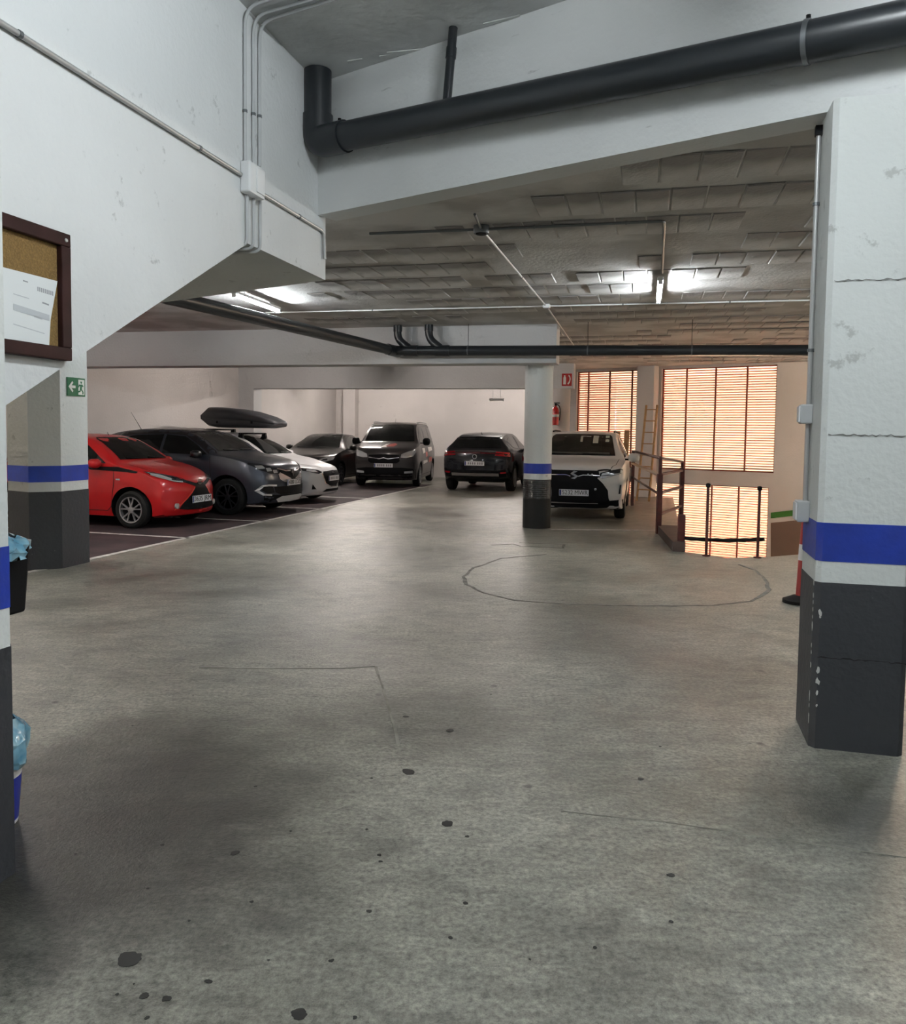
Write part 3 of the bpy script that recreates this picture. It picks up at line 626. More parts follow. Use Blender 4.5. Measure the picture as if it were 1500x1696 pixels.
def pole(px, top, near, label):
    p = P(px, near); h = PL(px, top, p, Vector((0, 1, 0))).z; e = empty('chain_pole', p)
    MB().tube([Z * -.02, Z * h], .018, 12).build('shaft', M_rail, e, smooth=True); MB().lathe([(.012, h - .02), (.03, h), (.03, h + .035), (.012, h + .045)], (0, 0, 0), 12).build('knob', M_black, e, smooth=True)
    MB().lathe([(.05, 0), (.05, .012), (.02, .02)], (0, 0, 0), 14).build('foot_plate', M_rail, e); tag(e, label, 'pole'); return p
pp1 = pole(1169, 806, 921, 'thin pole with a dark knob at the well edge nearer the guard rail')
pp2 = pole(1254, 811, 924, 'thin pole with a dark knob at the well edge nearer the foreground column')
cp0 = E1 + V * .1; bar = []
for i in range(13):
    t = i / 12; p = cp0.lerp(pp2 + (pp2 - pp1) * .12, t); bar.append(Vector((p.x, p.y, .17 + .07 * t - .02 * math.sin(math.pi * t))))
tag(MB().tube(bar, [.022 + .006 * (i % 2) for i in range(13)], 10).build('rope_barrier', M_black, smooth=True), 'dark sagging rope strung between the poles at the well edge', 'rope')
# bollard half hidden by the right column
bp = P(1313, 1000); e = empty('bollard', bp + Vector((.08, .05, 0)))
MB().lathe([(.0, 0), (.15, 0), (.15, .03), (.10, .05), (.06, .07)], (0, 0, 0), 24).build('rubber_base', M_black, e, smooth=True)
MB().tube([Z * .05, Vector((.03, .0, .78))], .036, 16).build('post', mat('bollard_red', (.32, .03, .03), .45), e, smooth=True)
MB().tube([Vector((.014, 0, .40)), Vector((.0205, 0, .55))], .0385, 16).build('reflective_band', M_white, e, smooth=True)
MB().tube([Vector((.03, 0, .78)), Vector((.031, 0, .80))], .036, 16).build('cap', M_black, e)
tag(e, 'red bollard on a black base half hidden by the foreground column', 'bollard')

# ------------------------------------------------------------------ ladder and planks by the shutter
def ladder(p, lean, h, w, label, m):
    e = empty('ladder', p); d = SWD
    for s in (-1, 1): MB().tube([d * (s * w / 2), d * (s * w / 2 * .9) + lean + Z * h], .028, 8).build('side_rail', m, e)
    n = int(h / .28)
    for k in range(1, n + 1):
        t = k / (n + .4); c = lean * t + Z * (h * t); MB().box(c, (w * (1 - .1 * t), .07, .025), (d, SWN, Z)).build('rung', m, e)
    tag(e, label, 'ladder')
M_wood = mat('ladder_wood', (0.50, 0.30, 0.14), 0.6, var=.3, vscale=8)
lp = Vector((D(1065, 800, 18.7).x, 18.7, 0)); ladder(lp, SWN * .40, 2.25, .30, 'wooden ladder leaning on the bright pier beside the shutter', M_wood)
for px, h, nm in ((1031, 1.62, 'shorter'), (1046, 1.66, 'taller')):
    p = SW(sw_s(px), 0, -.45); e = MB().box(SWN * .08 + Z * (h / 2), (.13, .03, h), (SWD, (SWN - Z * .08).normalized(), (Z + SWN * .08).normalized())).build('plank', M_wood, None, loc=p)
    tag(e, f'{nm} of the two wooden planks leaning by the shutter behind the white car', 'plank')
tr = SW(sw_s(1050), 0, -1.9); e = empty('trestle', tr)
MB().box(Z * .95, (1.1, .09, .06), (SWD, SWN, Z)).build('top_bar', M_wood, e)
for s in (-1, 1):
    for q in (-1, 1): MB().tube([SWD * (s * .45) + Z * .93, SWD * (s * .5) + SWN * (q * .3)], .025, 8).build('leg', M_wood, e)
    MB().box(SWD * (s * .475) + Z * .45, (.03, .36, .04), (SWD, SWN, Z)).build('brace', M_wood, e)
tag(e, 'wooden trestle standing behind the guard rail', 'trestle')

# ------------------------------------------------------------------ signs, extinguisher
M_green = mat('sign_green', (0.012, 0.13, 0.055), 0.4); M_signw = mat('sign_white', (0.75, 0.77, 0.74), 0.4); M_signr = mat('sign_red', (0.45, 0.03, 0.03), 0.4)
cb2 = (c2 - (c1 + Vector((back.y, -back.x, 0)) * .03)); sd = Vector((cb2.x, cb2.y, 0)).normalized(); sn = Vector((sd.y, -sd.x, 0))
sg0 = PL(125, 641, c2, sn); e = empty('exit_sign', sg0 + sn * .006); w_, h_ = .30, .205
MB().box(Vector(), (w_, .006, h_), (sd, sn, Z)).build('sign_plate', M_green, e)
def poly2(e, pts, name, m, off=.0045, t=.003):
    MB().extrude([sd * x + Z * z + sn * off for x, z in pts], sn * -t).build(name, m, e)
poly2(e, [(-.125, 0), (-.065, .062), (-.048, .045), (-.078, .014), (-.012, .014), (-.012, -.014), (-.078, -.014), (-.048, -.045), (-.065, -.062)], 'arrow', M_signw)
poly2(e, [(.035, -.085), (.135, -.085), (.135, .085), (.035, .085)], 'door_panel', M_signw)
poly2(e, [(.070, .065), (.090, .065), (.096, .052), (.086, .040), (.072, .044)], 'figure_head', M_green, .0062)
poly2(e, [(.050, .030), (.095, .034), (.120, .012), (.108, .004), (.094, .016), (.090, -.022), (.118, -.050), (.116, -.078), (.100, -.076), (.100, -.052), (.074, -.030), (.066, -.052), (.030, -.060), (.030, -.044), (.056, -.038), (.066, .012), (.052, .014), (.046, -.004), (.034, .002), (.042, .028)], 'running_figure', M_green, .0062)
tag(e, 'green and white exit sign with an arrow on the column', 'sign')
bn_ = -V
sg = PL(938.5, 629, W(0, 19.65), V); e = empty('extinguisher_sign', sg - V * .006); sd, sn = U, -V
MB().box(Vector(), (.24, .006, .30), (U, -V, Z)).build('sign_plate', M_signr, e)
poly2(e, [(-.085, -.11), (-.02, -.11), (-.02, .05), (-.035, .08), (-.035, .11), (-.07, .11), (-.07, .08), (-.085, .05)], 'extinguisher_symbol', M_signw)
poly2(e, [(.015, -.09), (.035, -.12), (.075, -.07), (.095, .02), (.075, .10), (.04, .12), (.035, .09), (.06, .06), (.065, 0), (.045, -.05)], 'flame_symbol', M_signw)
tag(e, 'red extinguisher sign on the end of the back beam', 'sign')
ex = c3 + Vector((-.15, -.36, 1.75)); e = empty('fire_extinguisher', ex)
MB().lathe([(.02, .0), (.075, .005), (.08, .03), (.08, .36), (.06, .42), (.025, .45), (.025, .48)], (0, 0, 0), 22).build('cylinder_body', mat('extinguisher_red', (.42, .012, .012), .25, coat=.6), e, smooth=True)
MB().box((.0, 0, .50), (.05, .05, .05)).build('valve', M_black, e); MB().box((.03, 0, .54), (.14, .025, .02)).build('lever', M_black, e)
MB().tube(arc((.03, 0, .50), (.15, 0, .50), (.10, 0, .12), 8), .012, 8).build('hose', M_black, e, smooth=True)
MB().lathe([(.0815, .20), (.0815, .26)], (0, 0, 0), 22).build('label_band', M_signw, e, smooth=True)
MB().box((.05, .14, .30), (.10, .20, .03)).build('bracket', M_black, e)
tag(e, 'red fire extinguisher hung on the round back column', 'fire extinguisher')

# ------------------------------------------------------------------ notice board with papers
b_tr = LW(102.7, 390); b_br = LW(102, 598); bw, bh = .78, b_tr.z - b_br.z; bc = b_tr - LWD * bw / 2 - Z * bh / 2
nb = empty('notice_board', bc); lx, ly = LWD, LWN; fw = .055
M_fwood = mat('mahogany', (0.035, 0.012, 0.011), 0.6, spec=0.2, var=.35, vscale=10); M_cork = mat('cork', (0.26, 0.155, 0.05), 0.9, var=.3, vscale=120, bump=.3, bscale=160)
MB().box(ly * .010, (bw - fw, .016, bh - fw), (lx, ly, Z)).build('cork_panel', M_cork, nb)
for s in (-1, 1):
    MB().box(Z * (s * (bh - fw) / 2) + ly * .022, (bw, .044, fw), (lx, ly, Z)).build('frame_rail', M_fwood, nb, bevel=.004)
    MB().box(lx * (s * (bw - fw) / 2) + ly * .022, (fw, .044, bh - 2 * fw), (lx, ly, Z)).build('frame_stile', M_fwood, nb, bevel=.004)
MB().lathe([(0.0, 0), (.009, 0), (.007, .004)], (0, 0, 0), 12).build('screw', M_conduit, nb).matrix_local = Matrix.Translation(lx * (bw / 2 - .03) + Z * (bh / 2 - .03) + ly * .045) @ Vector((0, 0, 1)).rotation_difference(ly).to_matrix().to_4x4()
tag(nb, 'cork notice board in a dark wood frame on the stair wall', 'notice board')
M_paper = mat('paper', (0.74, 0.77, 0.78), 0.7); M_print = mat('grey_print', (0.30, 0.32, 0.34), 0.7); M_print2 = mat('pale_print', (0.52, 0.55, 0.58), 0.7)
pt = LW(87.5, 466, .022); pb = LW(73, 585, .022)
pw = .36
pe = empty('paper_notice', pt); o3 = pt
mid = LW(76, 530, .022)
vs = [pt - lx * pw, pt, mid, pb, pb - lx * pw]
pv = [v - o3 for v in vs]; pv2 = [v + ly * .0012 for v in pv]
MB().extrude(pv, ly * .0012).build('sheet', M_paper, pe)
def pr(px0, py0, px1, py1, hpx, m, nm):
    a = LW(px0, py0, .0234) - o3; b = LW(px1, py1, .0234) - o3; hz = hpx * (a.length * 0 + 3.4) / F
    MB().extrude([a, b, b - Z * hz, a - Z * hz], ly * .0003).build(nm, m, pe)
for k in range(9):
    x = 54 + k * 3.05; pr(x, 475 + (x - 54) * .31, x + 1.7, 475 + (x + 1.7 - 54) * .31, 7, M_print, 'barcode_bar')
pr(30, 464, 38, 466.5, 2, M_print, 'printed_line'); pr(62, 500, 73, 504, 2.5, M_print, 'printed_line')
pr(14, 503, 74, 522, 10, M_print2, 'printed_block'); pr(48, 522, 62, 527, 3, M_print2, 'printed_line'); pr(14, 486, 40, 494, 1.5, M_print2, 'printed_line'); pr(14, 536, 66, 552, 1.5, M_print2, 'printed_line')
tag(pe, 'white printed notice with a barcode pinned to the cork board', 'paper')

# ------------------------------------------------------------------ hung bin and bucket with blue liners
M_bag = mat('blue_bag', (0.10, 0.30, 0.45), 0.22, coat=.6, col2=(0.30, 0.52, 0.62), vscale=9, bump=.8, bscale=14)
def crumple(c, rx, ry, h0, h1, name, parent, puff=1.12, seed=1, n=26, m=9):
    rnd = random.Random(seed); vs = []; fs = []
    ph = [rnd.uniform(0, 6.3) for _ in range(8)]
    for i in range(m):
        t = i / (m - 1); z = h0 + (h1 - h0) * t
        for k in range(n):
            a = 2 * math.pi * k / n; w = 1 + .07 * math.sin(5 * a + ph[0] + 3 * t) + .05 * math.sin(9 * a + ph[1] - 4 * t) + rnd.uniform(-.06, .06)
            f = (1.02 + (puff - 1) * math.sin(math.pi * t)) * w * (1 - .25 * max(0, t - .7) / .3)
            vs.append((c[0] + rx * f * math.cos(a), c[1] + ry * f * math.sin(a), z + rnd.uniform(-.012, .012)))
    for i in range(m - 1):
        for k in range(n): fs.append((i * n + k, i * n + (k + 1) % n, (i + 1) * n + (k + 1) % n, (i + 1) * n + k))
    return MB().add(vs, fs).build(name, M_bag, parent, smooth=28)
bk_edge = P(44, 1378); bkc = Vector((bk_edge.x - .185, bk_edge.y + .05, 0))
bk = empty('paint_bucket', bkc)
MB().lathe([(.105, 0), (.112, .006), (.132, .255), (.139, .258), (.139, .275), (.133, .278), (.128, .27), (.106, .02), (0, .018)], (0, 0, 0), 32).build('pail', M_white, bk, smooth=True)
MB().lathe([(.1135, .02), (.1275, .195)], (0, 0, 0), 32).build('blue_label', mat('bucket_label', (.015, .03, .30), .4), bk, smooth=True)
crumple((0, 0), .136, .136, .235, .41, 'blue_liner', bk, 1.10, 3)
tag(bk, 'white paint bucket with a blue label and blue bin liner on the floor', 'bucket')
hb = PL(50, 1025, cl + LWD * .30, LWD); hb = Vector((hb.x, hb.y, hb.z)); 
hbn = empty('hanging_bin', hb - LWN * .235)
mb = MB(); wq = .135; zt = PL(49, 905, cl + LWD * .30, LWD).z - hb.z
lo = [(-.8 * wq, -.9 * .11), (.95 * wq, -.9 * .11), (.95 * wq, .9 * .11), (-.8 * wq, .9 * .11)]; hi = [(-wq, -.12), (1.03 * wq, -.12), (1.03 * wq, .12), (-wq, .12)]
mb.add([LWN * x + LWD * y for x, y in lo] + [LWN * x + LWD * y + Z * zt for x, y in hi], [(3, 2, 1, 0), (0, 1, 5, 4), (1, 2, 6, 5), (2, 3, 7, 6), (3, 0, 4, 7)]); mb.build('bin_body', M_black, hbn, bevel=.012)
cru = crumple((0, 0), wq * 1.32, .150, zt - .055, zt + .03, 'blue_liner', hbn, 1.02, 8)
cru.rotation_euler = (0, 0, math.atan2(LWN.y, LWN.x))
MB().box(-LWD * .135 + Z * (zt * .6), (.05, .05, .1), (LWN, LWD, Z)).build('wall_hook', M_conduit, hbn)
tag(hbn, 'black bin with a blue liner hung beside the edge column', 'bin')

# ------------------------------------------------------------------ cars
def pchip(xs, ys):
    xs = np.array(xs, float); ys = np.array(ys, float); h = np.diff(xs); dl = np.diff(ys) / h; n = len(xs); m = np.zeros(n)
    for i in range(1, n - 1):
        if dl[i - 1] * dl[i] > 0: w1 = 2 * h[i] + h[i - 1]; w2 = h[i] + 2 * h[i - 1]; m[i] = (w1 + w2) / (w1 / dl[i - 1] + w2 / dl[i])
    m[0] = dl[0]; m[-1] = dl[-1]
    def f(x):
        x = min(max(x, xs[0]), xs[-1]); i = min(max(int(np.searchsorted(xs, x) - 1), 0), n - 2); t = (x - xs[i]) / h[i]
        return float((1 + 2 * t) * (1 - t) ** 2 * ys[i] + t * (1 - t) ** 2 * h[i] * m[i] + t * t * (3 - 2 * t) * ys[i + 1] + t * t * (t - 1) * h[i] * m[i + 1])
    return f
def catmull(P_, seg):
    out = []; n = len(P_)
    for i in range(n - 1):
        p0, p1, p2, p3 = (np.array(P_[max(i - 1, 0)]), np.array(P_[i]), np.array(P_[i + 1]), np.array(P_[min(i + 2, n - 1)]))
        for k in range(seg[i]):
            t = k / seg[i]; a = .5 * ((2 * p1) + (-p0 + p2) * t + (2 * p0 - 5 * p1 + 4 * p2 - p3) * t * t + (-p0 + 3 * p1 - 3 * p2 + p3) * t ** 3); out.append(a)
    out.append(np.array(P_[-1])); return out
def paint(name, col, metal=0.0, rough=0.35):
    return mat(name, col, rough, metal=metal, coat=0.45, spec=0.3)

class Car:
    """front bumper tip at x=0, rear at x=-L, y to the car's left, z up; d = distance behind the front"""
    def __init__(s, name, loc, heading, S):
        s.S = S; s.root = empty(name, loc, heading); s.L = S['L']; s.wd = S['W']; s.R = S['R']
        s.body_mesh()
    def body_mesh(s):
        S = s.S; L, Wd = s.L, s.wd
        top = pchip(*zip(*S['top'])); bot = pchip(*zip(*S['bot'])); belt = pchip(*zip(*S['belt'])); plan = pchip(*zip(*S['plan'])); rw = pchip(*zip(*S['roofw']))
        ds = sorted(set([0, .02, .05, .09, .14, .2] + [round(.28 + .075 * k, 3) for k in range(int((L - .5) / .075))] + [L - .2, L - .14, L - .09, L - .05, L - .02, L]))
        seg = [3, 2, 3, 4, 3, 4, 3, 6]; rings = []
        bf, br = S.get('bowF', .28), S.get('bowR', .16)
        for d in ds:
            zt, zb = top(d), bot(d); w = plan(d) * Wd; zs = min(belt(d), zt - .03); c = min(1, max(0, (zt - zs) / .34)); c = c * c * (3 - 2 * c)
            wr = (w - .13) * (1 - c) + rw(d) * c
            hs = zs - zb
            pts = [(0, zb), (w - .14, zb), (w - .035, zb + min(.07, .2 * hs)), (w, zb + .48 * hs), (w - .004, zs - .22 * hs), (w - .035 - .01 * c, zs),
                   ((w - .06) * (1 - c) + (wr + .035) * c, zs + (zt - zs) * (.45 * (1 - c) + .80 * c)), (wr - (.10 * (1 - c) + .075 * c), zt - (.012 * (1 - c) + .028 * c)), (0, zt)]
            half = catmull(pts, seg); ring = []
            for y, z in [(p[0], p[1]) for p in half]:
                y = max(0, y)
                fx = bf * max(0, 1 - d / 1.15) ** 1.3 + .13 * math.exp(-((d - S['ws'][0]) / .8) ** 2) * (1 if z > zs + .02 else 0) * 0
                bx = br * max(0, 1 - (L - d) / .9) ** 1.3
                r = (y / Wd) ** 2.4; ring.append((-d - fx * r + bx * r, y, z))
            rings.append(ring)
        def endrings(ring, d, fx, bx):
            zc = (min(p[2] for p in ring) + max(p[2] for p in ring)) / 2; out = []
            for k in (.85, .65, .45, .25, .06):
                out.append([(-d - (fx - bx) * (y * k / Wd) ** 2.4, y * k, zc + (z - zc) * k) for x, y, z in ring])
            return out
        rings = endrings(rings[0], 0, bf, 0)[::-1] + rings + endrings(rings[-1], L, 0, br)
        m = len(rings[0]); vs = []; fs = []
        full = 2 * m - 2
        for R in rings: vs += R + [(x, -y, z) for x, y, z in R[-2:0:-1]]
        for i in range(len(rings) - 1):
            for k in range(full): fs.append((i * full + k, i * full + (k + 1) % full, (i + 1) * full + (k + 1) % full, (i + 1) * full + k))
        fs.append(tuple(range(full))); fs.append(tuple((len(rings) - 1) * full + k for k in range(full))[::-1])
        mb = MB().add(vs, fs); me = mb.mesh('body', [S['paint'], M_black])
        bm = bmesh.new(); bm.from_mesh(me); bmesh.ops.triangulate(bm, faces=bm.faces); s.bvh = BVHTree.FromBMesh(bm); bm.free()
        # wheel arches cut out
        cut = MB()
        for d in S['axles']:
            for sy in (-1, 1):
                n = 36; ra = s.R + S.get('gap', .055); y0, y1 = sy * (Wd - .30), sy * (Wd + .2)
                v = [(-d + ra * math.cos(2 * math.pi * k / n), y, s.R + .012 + ra * math.sin(2 * math.pi * k / n)) for y in (y0, y1) for k in range(n)]
                cut.add(v, [tuple(range(n))[::-1], tuple(range(n, 2 * n))] + [(k, (k + 1) % n, n + (k + 1) % n, n + k) for k in range(n)], 1)
        co = bpy.data.objects.new('cut', cut.mesh('cut', [S['paint'], M_black])); C.objects.link(co)
        bo = bpy.data.objects.new('body', me); C.objects.link(bo); md = bo.modifiers.new('b', 'BOOLEAN'); md.operation = 'DIFFERENCE'; md.object = co; md.solver = 'EXACT'
        nm = bpy.data.meshes.new_from_object(bo.evaluated_get(bpy.context.evaluated_depsgraph_get())); bo.modifiers.clear()
        bo.data = nm; nm.name = 'body'; bpy.data.objects.remove(co); bo.parent = s.root
        nm.polygons.foreach_set('use_smooth', [True] * len(nm.polygons)); nm.set_sharp_from_angle(angle=math.radians(32))
        s.body = bo
    def hit(s, a, b, side, off):
        O, Dn = {'F': ((1, a, b), (-1, 0, 0)), 'R': ((-s.L - 1, a, b), (1, 0, 0)), 'S': ((a, 3, b), (0, -1, 0)), 'Q': ((a, -3, b), (0, 1, 0)), 'T': ((a, b, 4), (0, 0, -1))}[side]
        p, n, _, _ = s.bvh.ray_cast(Vector(O), Vector(Dn))
        if p is None:
            q = Vector(O) + Vector(Dn) * (1.0 if side in 'F' else (1.0 if side == 'R' else 3 - s.wd)); p, n, _, _ = s.bvh.find_nearest(q)
        if n.dot(Vector(Dn)) > 0: n = -n
        nn = (n - Vector(Dn) * .6).normalized()
        return p + nn * off, n
    def patch(s, name, pts, side, m, off=.006, step=.07, parent=None, mirror=False, label=None):
        """outline drawn in a view of the car, laid on the body surface as a thin shell"""
        o = None
        for sg in ((1, -1) if mirror else (1,)):
            sd = side; pp = pts
            if sg == -1:
                if side in 'FR': pp = [(-a, b) for a, b in pts][::-1]
                elif side == 'T': pp = [(a, -b) for a, b in pts][::-1]
                else: sd = 'Q' if side == 'S' else 'S'
            bm = bmesh.new(); vv = [bm.verts.new((a, b, 0)) for a, b in pp]; f = bm.faces.new(vv); bmesh.ops.triangulate(bm, faces=[f])
            xs = [a for a, _ in pp]; ys = [b for _, b in pp]
            for ax, lo, hi in ((0, min(xs), max(xs)), (1, min(ys), max(ys))):
                n = max(1, int((hi - lo) / step))
                for k in range(1, n):
                    co = [0, 0, 0]; no = [0, 0, 0]; co[ax] = lo + (hi - lo) * k / n; no[ax] = 1
                    bmesh.ops.bisect_plane(bm, geom=bm.verts[:] + bm.edges[:] + bm.faces[:], plane_co=co, plane_no=no)
            bmesh.ops.triangulate(bm, faces=[f for f in bm.faces if len(f.verts) > 4])
            outs = [s.hit(v.co.x, v.co.y, sd, off)[0] for v in bm.verts]
            for v, p in zip(bm.verts, outs): v.co = p
            ref = {'F': Vector((1, 0, 0)), 'R': Vector((-1, 0, 0)), 'S': Vector((0, 1, 0)), 'Q': Vector((0, -1, 0)), 'T': Vector((0, 0, 1))}[sd]
            bmesh.ops.recalc_face_normals(bm, faces=bm.faces)
            if sum(f.normal.dot(ref) * f.calc_area() for f in bm.faces) < 0: bmesh.ops.reverse_faces(bm, faces=bm.faces)
            me = bpy.data.meshes.new(name); bm.to_mesh(me); bm.free(); me.materials.append(m)
            o = link(name, me, parent or s.root); me.polygons.foreach_set('use_smooth', [True] * len(me.polygons))
            if label: o['label'] = label
        return o
    def line(s, name, pts, side, w=.008, m=None, off=.005, mirror=False, parent=None, step=.05):
        """narrow seam or trim strip on the surface"""
        for sg in ((1, -1) if mirror else (1,)):
            sd = side
            q = [Vector((a, b, 0)) for a, b in pts]
            if sg == -1:
                if side in 'FR': q = [Vector((-v.x, v.y, 0)) for v in q]
                elif side == 'T': q = [Vector((v.x, -v.y, 0)) for v in q]
                else: sd = 'Q' if side == 'S' else 'S'
            q = dense(q, step); vs = []; fs = []
            for i, p in enumerate(q):
                t = (q[min(i + 1, len(q) - 1)] - q[max(i - 1, 0)]).normalized(); n = Vector((-t.y, t.x, 0)) * w / 2
                for k in (1, -1): vs.append(s.hit(p.x + k * n.x, p.y + k * n.y, sd, off)[0])
            for i in range(len(q) - 1): fs.append((2 * i, 2 * i + 2, 2 * i + 3, 2 * i + 1))
            o = MB().add(vs, fs).build(name, m or M_seam, parent or s.root)
        return o
    def wheels(s, rim_m, spokes=5, w=.20, double=True, hub=M_black):
        R = s.R; rr = R * .70
        ty = MB().lathe([(rr - .01, -w / 2 + .01), (R * .86, -w / 2), (R * .97, -w / 2 + .02), (R, -w / 2 + .05), (R, w / 2 - .05), (R * .97, w / 2 - .02), (R * .86, w / 2), (rr - .01, w / 2 - .012), (rr - .02, -w / 2 + .03)], (0, 0, 0), 36, 'Y').mesh('wheel', M_rubber)
        rm = MB(); rm.lathe([(rr, w / 2 - .02), (rr, w / 2 - .003), (rr - .018, w / 2 - .006), (rr - .02, w / 2 - .05), (rr - .02, -w / 2 + .03)], (0, 0, 0), 36, 'Y', cap=False)
        for k in range(spokes):
            a = 2 * math.pi * k / spokes + .3
            for da in ((-.24, .24) if double else (0,)):
                t = Vector((math.cos(a + da), 0, math.sin(a + da))); n = Vector((-t.z, 0, t.x)); i0 = Vector((math.cos(a), 0, math.sin(a))) * .035
                sw = .012 if double else .034
                p0, p1 = i0 + Vector((0, w / 2 - .012, 0)), t * (rr - .008) + Vector((0, w / 2 - .016, 0)); dn = Vector((0, -.022, 0))
                rm.add([p0 - n * sw, p0 + n * sw, p1 + n * sw * .8, p1 - n * sw * .8, p0 - n * sw + dn, p0 + n * sw + dn, p1 + n * sw * .8 + dn, p1 - n * sw * .8 + dn], [(0, 1, 2, 3), (7, 6, 5, 4), (0, 4, 5, 1), (1, 5, 6, 2), (2, 6, 7, 3), (3, 7, 4, 0)])
        rm.lathe([(.05, w / 2 - .04), (.05, w / 2 - .008), (.04, w / 2 - .004), (.0, w / 2 - .002)], (0, 0, 0), 20, 'Y')
        rme = rm.mesh('rim', rim_m); bk = MB().lathe([(rr - .022, w / 2 - .062), (0, w / 2 - .062)], (0, 0, 0), 24, 'Y').mesh('brake_disc', M_black)
        for d in s.S['axles']:
            for sy in (1, -1):
                o = link('wheel', ty, s.root, smooth=True); o.location = (-d, sy * (s.wd - w / 2 - .012), R); o.rotation_euler = (0, 0, 0 if sy > 0 else math.pi)
                link('rim', rme, o, smooth=True); link('brake_disc', bk, o)
    def mirrors(s, d, z, y, m, sz=(.10, .20, .15)):
        for sy in (1, -1):
            n = 14; vs = []; fs = []; prof = [(0, .25), (.12, .72), (.45, 1.0), (.85, .95), (1.0, .80)]
            for t, r in prof:
                for k in range(n):
                    a = 2 * math.pi * k / n; ca, sa = math.cos(a), math.sin(a); e = .75
                    vs.append((sz[0] * .9 - t * sz[0] * 1.5, r * sz[1] / 2 * abs(ca) ** e * (1 if ca > 0 else -1), r * sz[2] / 2 * abs(sa) ** e * (1 if sa > 0 else -1)))
            for i in range(len(prof) - 1):
                for k in range(n): fs.append((i * n + k, i * n + (k + 1) % n, (i + 1) * n + (k + 1) % n, (i + 1) * n + k))
            fs.append(tuple(range(n))[::-1]); fs.append(tuple((len(prof) - 1) * n + k for k in range(n)))
            o = MB().add(vs, fs).build('mirror', m, s.root, smooth=60, loc=(-d, sy * y, z))
            MB().box((-.02, -sy * .12, -.04), (.05, .12, .03)).build('mirror_arm', M_black, o)
            MB().box((-sz[0] * .62, 0, 0), (.004, sz[1] * .75, sz[2] * .72)).build('mirror_glass', M_glass, o)
    def plate(s, txt, z, side='F', w=.52, h=.11, y=0.0, tilt=0.0):
        p, n = s.hit(y, z, side, .012); sg = 1 if side == 'F' else -1
        if side == 'F': p.x = max(p.x, s.hit(y + w * .48, z, 'F', .004)[0].x)
        else: p.x = min(p.x, s.hit(y + w * .48, z, 'R', .004)[0].x)
        p.x += sg * .008
        e = MB().box((0, 0, 0), (.008, w, h)).build('number_plate', M_plate, s.root, loc=p)
        MB().box((sg * .0045, sg * -(w / 2 - .022), 0) if False else (sg * .0045, -sg * (w / 2 - .022) * -1 * -1, 0), (.003, .032, h - .012)).build('country_strip', M_plateblue, e)
        MB().box((sg * -.002, 0, 0), (.006, w + .014, h + .014)).build('plate_frame', M_black, e)
        if txt == '#':                              # characters too blurred to read
            for k, x in enumerate((-.17, -.115, -.06, -.005, .075, .13, .185)):
                MB().box((sg * .0050, sg * (x + .018), 0), (.002, .030, h * .55)).build('blurred_character', mat('plate_grey', (.20, .20, .21), .5), e)
        elif txt:
            me = text_mesh(txt, h * .98, .0012); me.materials.clear(); me.materials.append(M_platetext)
            t = link('plate_text', me, e); xs = [v.co.x for v in me.vertices]; k = (w - .07) / (max(xs) - min(xs)); me.transform(Matrix.Scale(min(k, 1.15), 4, (1, 0, 0)))
            t.matrix_local = Matrix(((0, 0, sg, sg * .0055), (sg, 0, 0, sg * .018), (0, 1, 0, 0), (0, 0, 0, 1)))
    def onfront(s, mb, name, z, m, side='F', y=0.0, off=.012, parent=None):
        p, n = s.hit(y, z, side, off); o = mb.build(name, m, parent or s.root, loc=p, smooth=50)
        if side == 'R': o.rotation_euler = (0, 0, math.pi)
        return o
    def antenna(s, d, h=.45, back=.22, y=0):
        p, _ = s.hit(-d, y, 'T', 0); MB().tube([p, p + Vector((-back, 0, h))], [.006, .0025], 6).build('antenna', M_black, s.root)
    def wipers(s, pts):
        for q in pts: s.line('wiper', q, 'F', .022, M_black, .016)
def ringmesh(rx, rz, t=.008, n=28, depth=.01, cy=0, cz=0, mb=None):
    mb = mb or MB(); vs = []; fs = []
    for k in range(n):
        a = 2 * math.pi * k / n
        for r0, x in ((1, 0), (1, depth), (0, depth), (0, 0)):
            vs.append((x, cy + (rx - (0 if r0 else t)) * math.cos(a), cz + (rz - (0 if r0 else t)) * math.sin(a)))
    for k in range(n):
        j = (k + 1) % n
        for q in range(4): fs.append((4 * k + q, 4 * j + q, 4 * j + (q + 1) % 4, 4 * k + (q + 1) % 4))
    return mb.add(vs, fs)
def flatpoly(pts, depth=.01, mb=None):
    return (mb or MB()).extrude([(0, y, z) for y, z in pts], (depth, 0, 0))
def sym(pts): return pts + [(-a, b) for a, b in pts[::-1]]
HEAD = math.radians(-16.0)
def place(front_wheel_px, d_axle, half_track, heading, near='right'):
    """front-centre position from the pixel where the near front tyre meets the floor"""
    w = P(*front_wheel_px); u = Vector((math.cos(heading), math.sin(heading), 0)); n = Vector((-u.y, u.x, 0))
    return w + u * d_axle + n * (half_track if near == 'right' else -half_track)

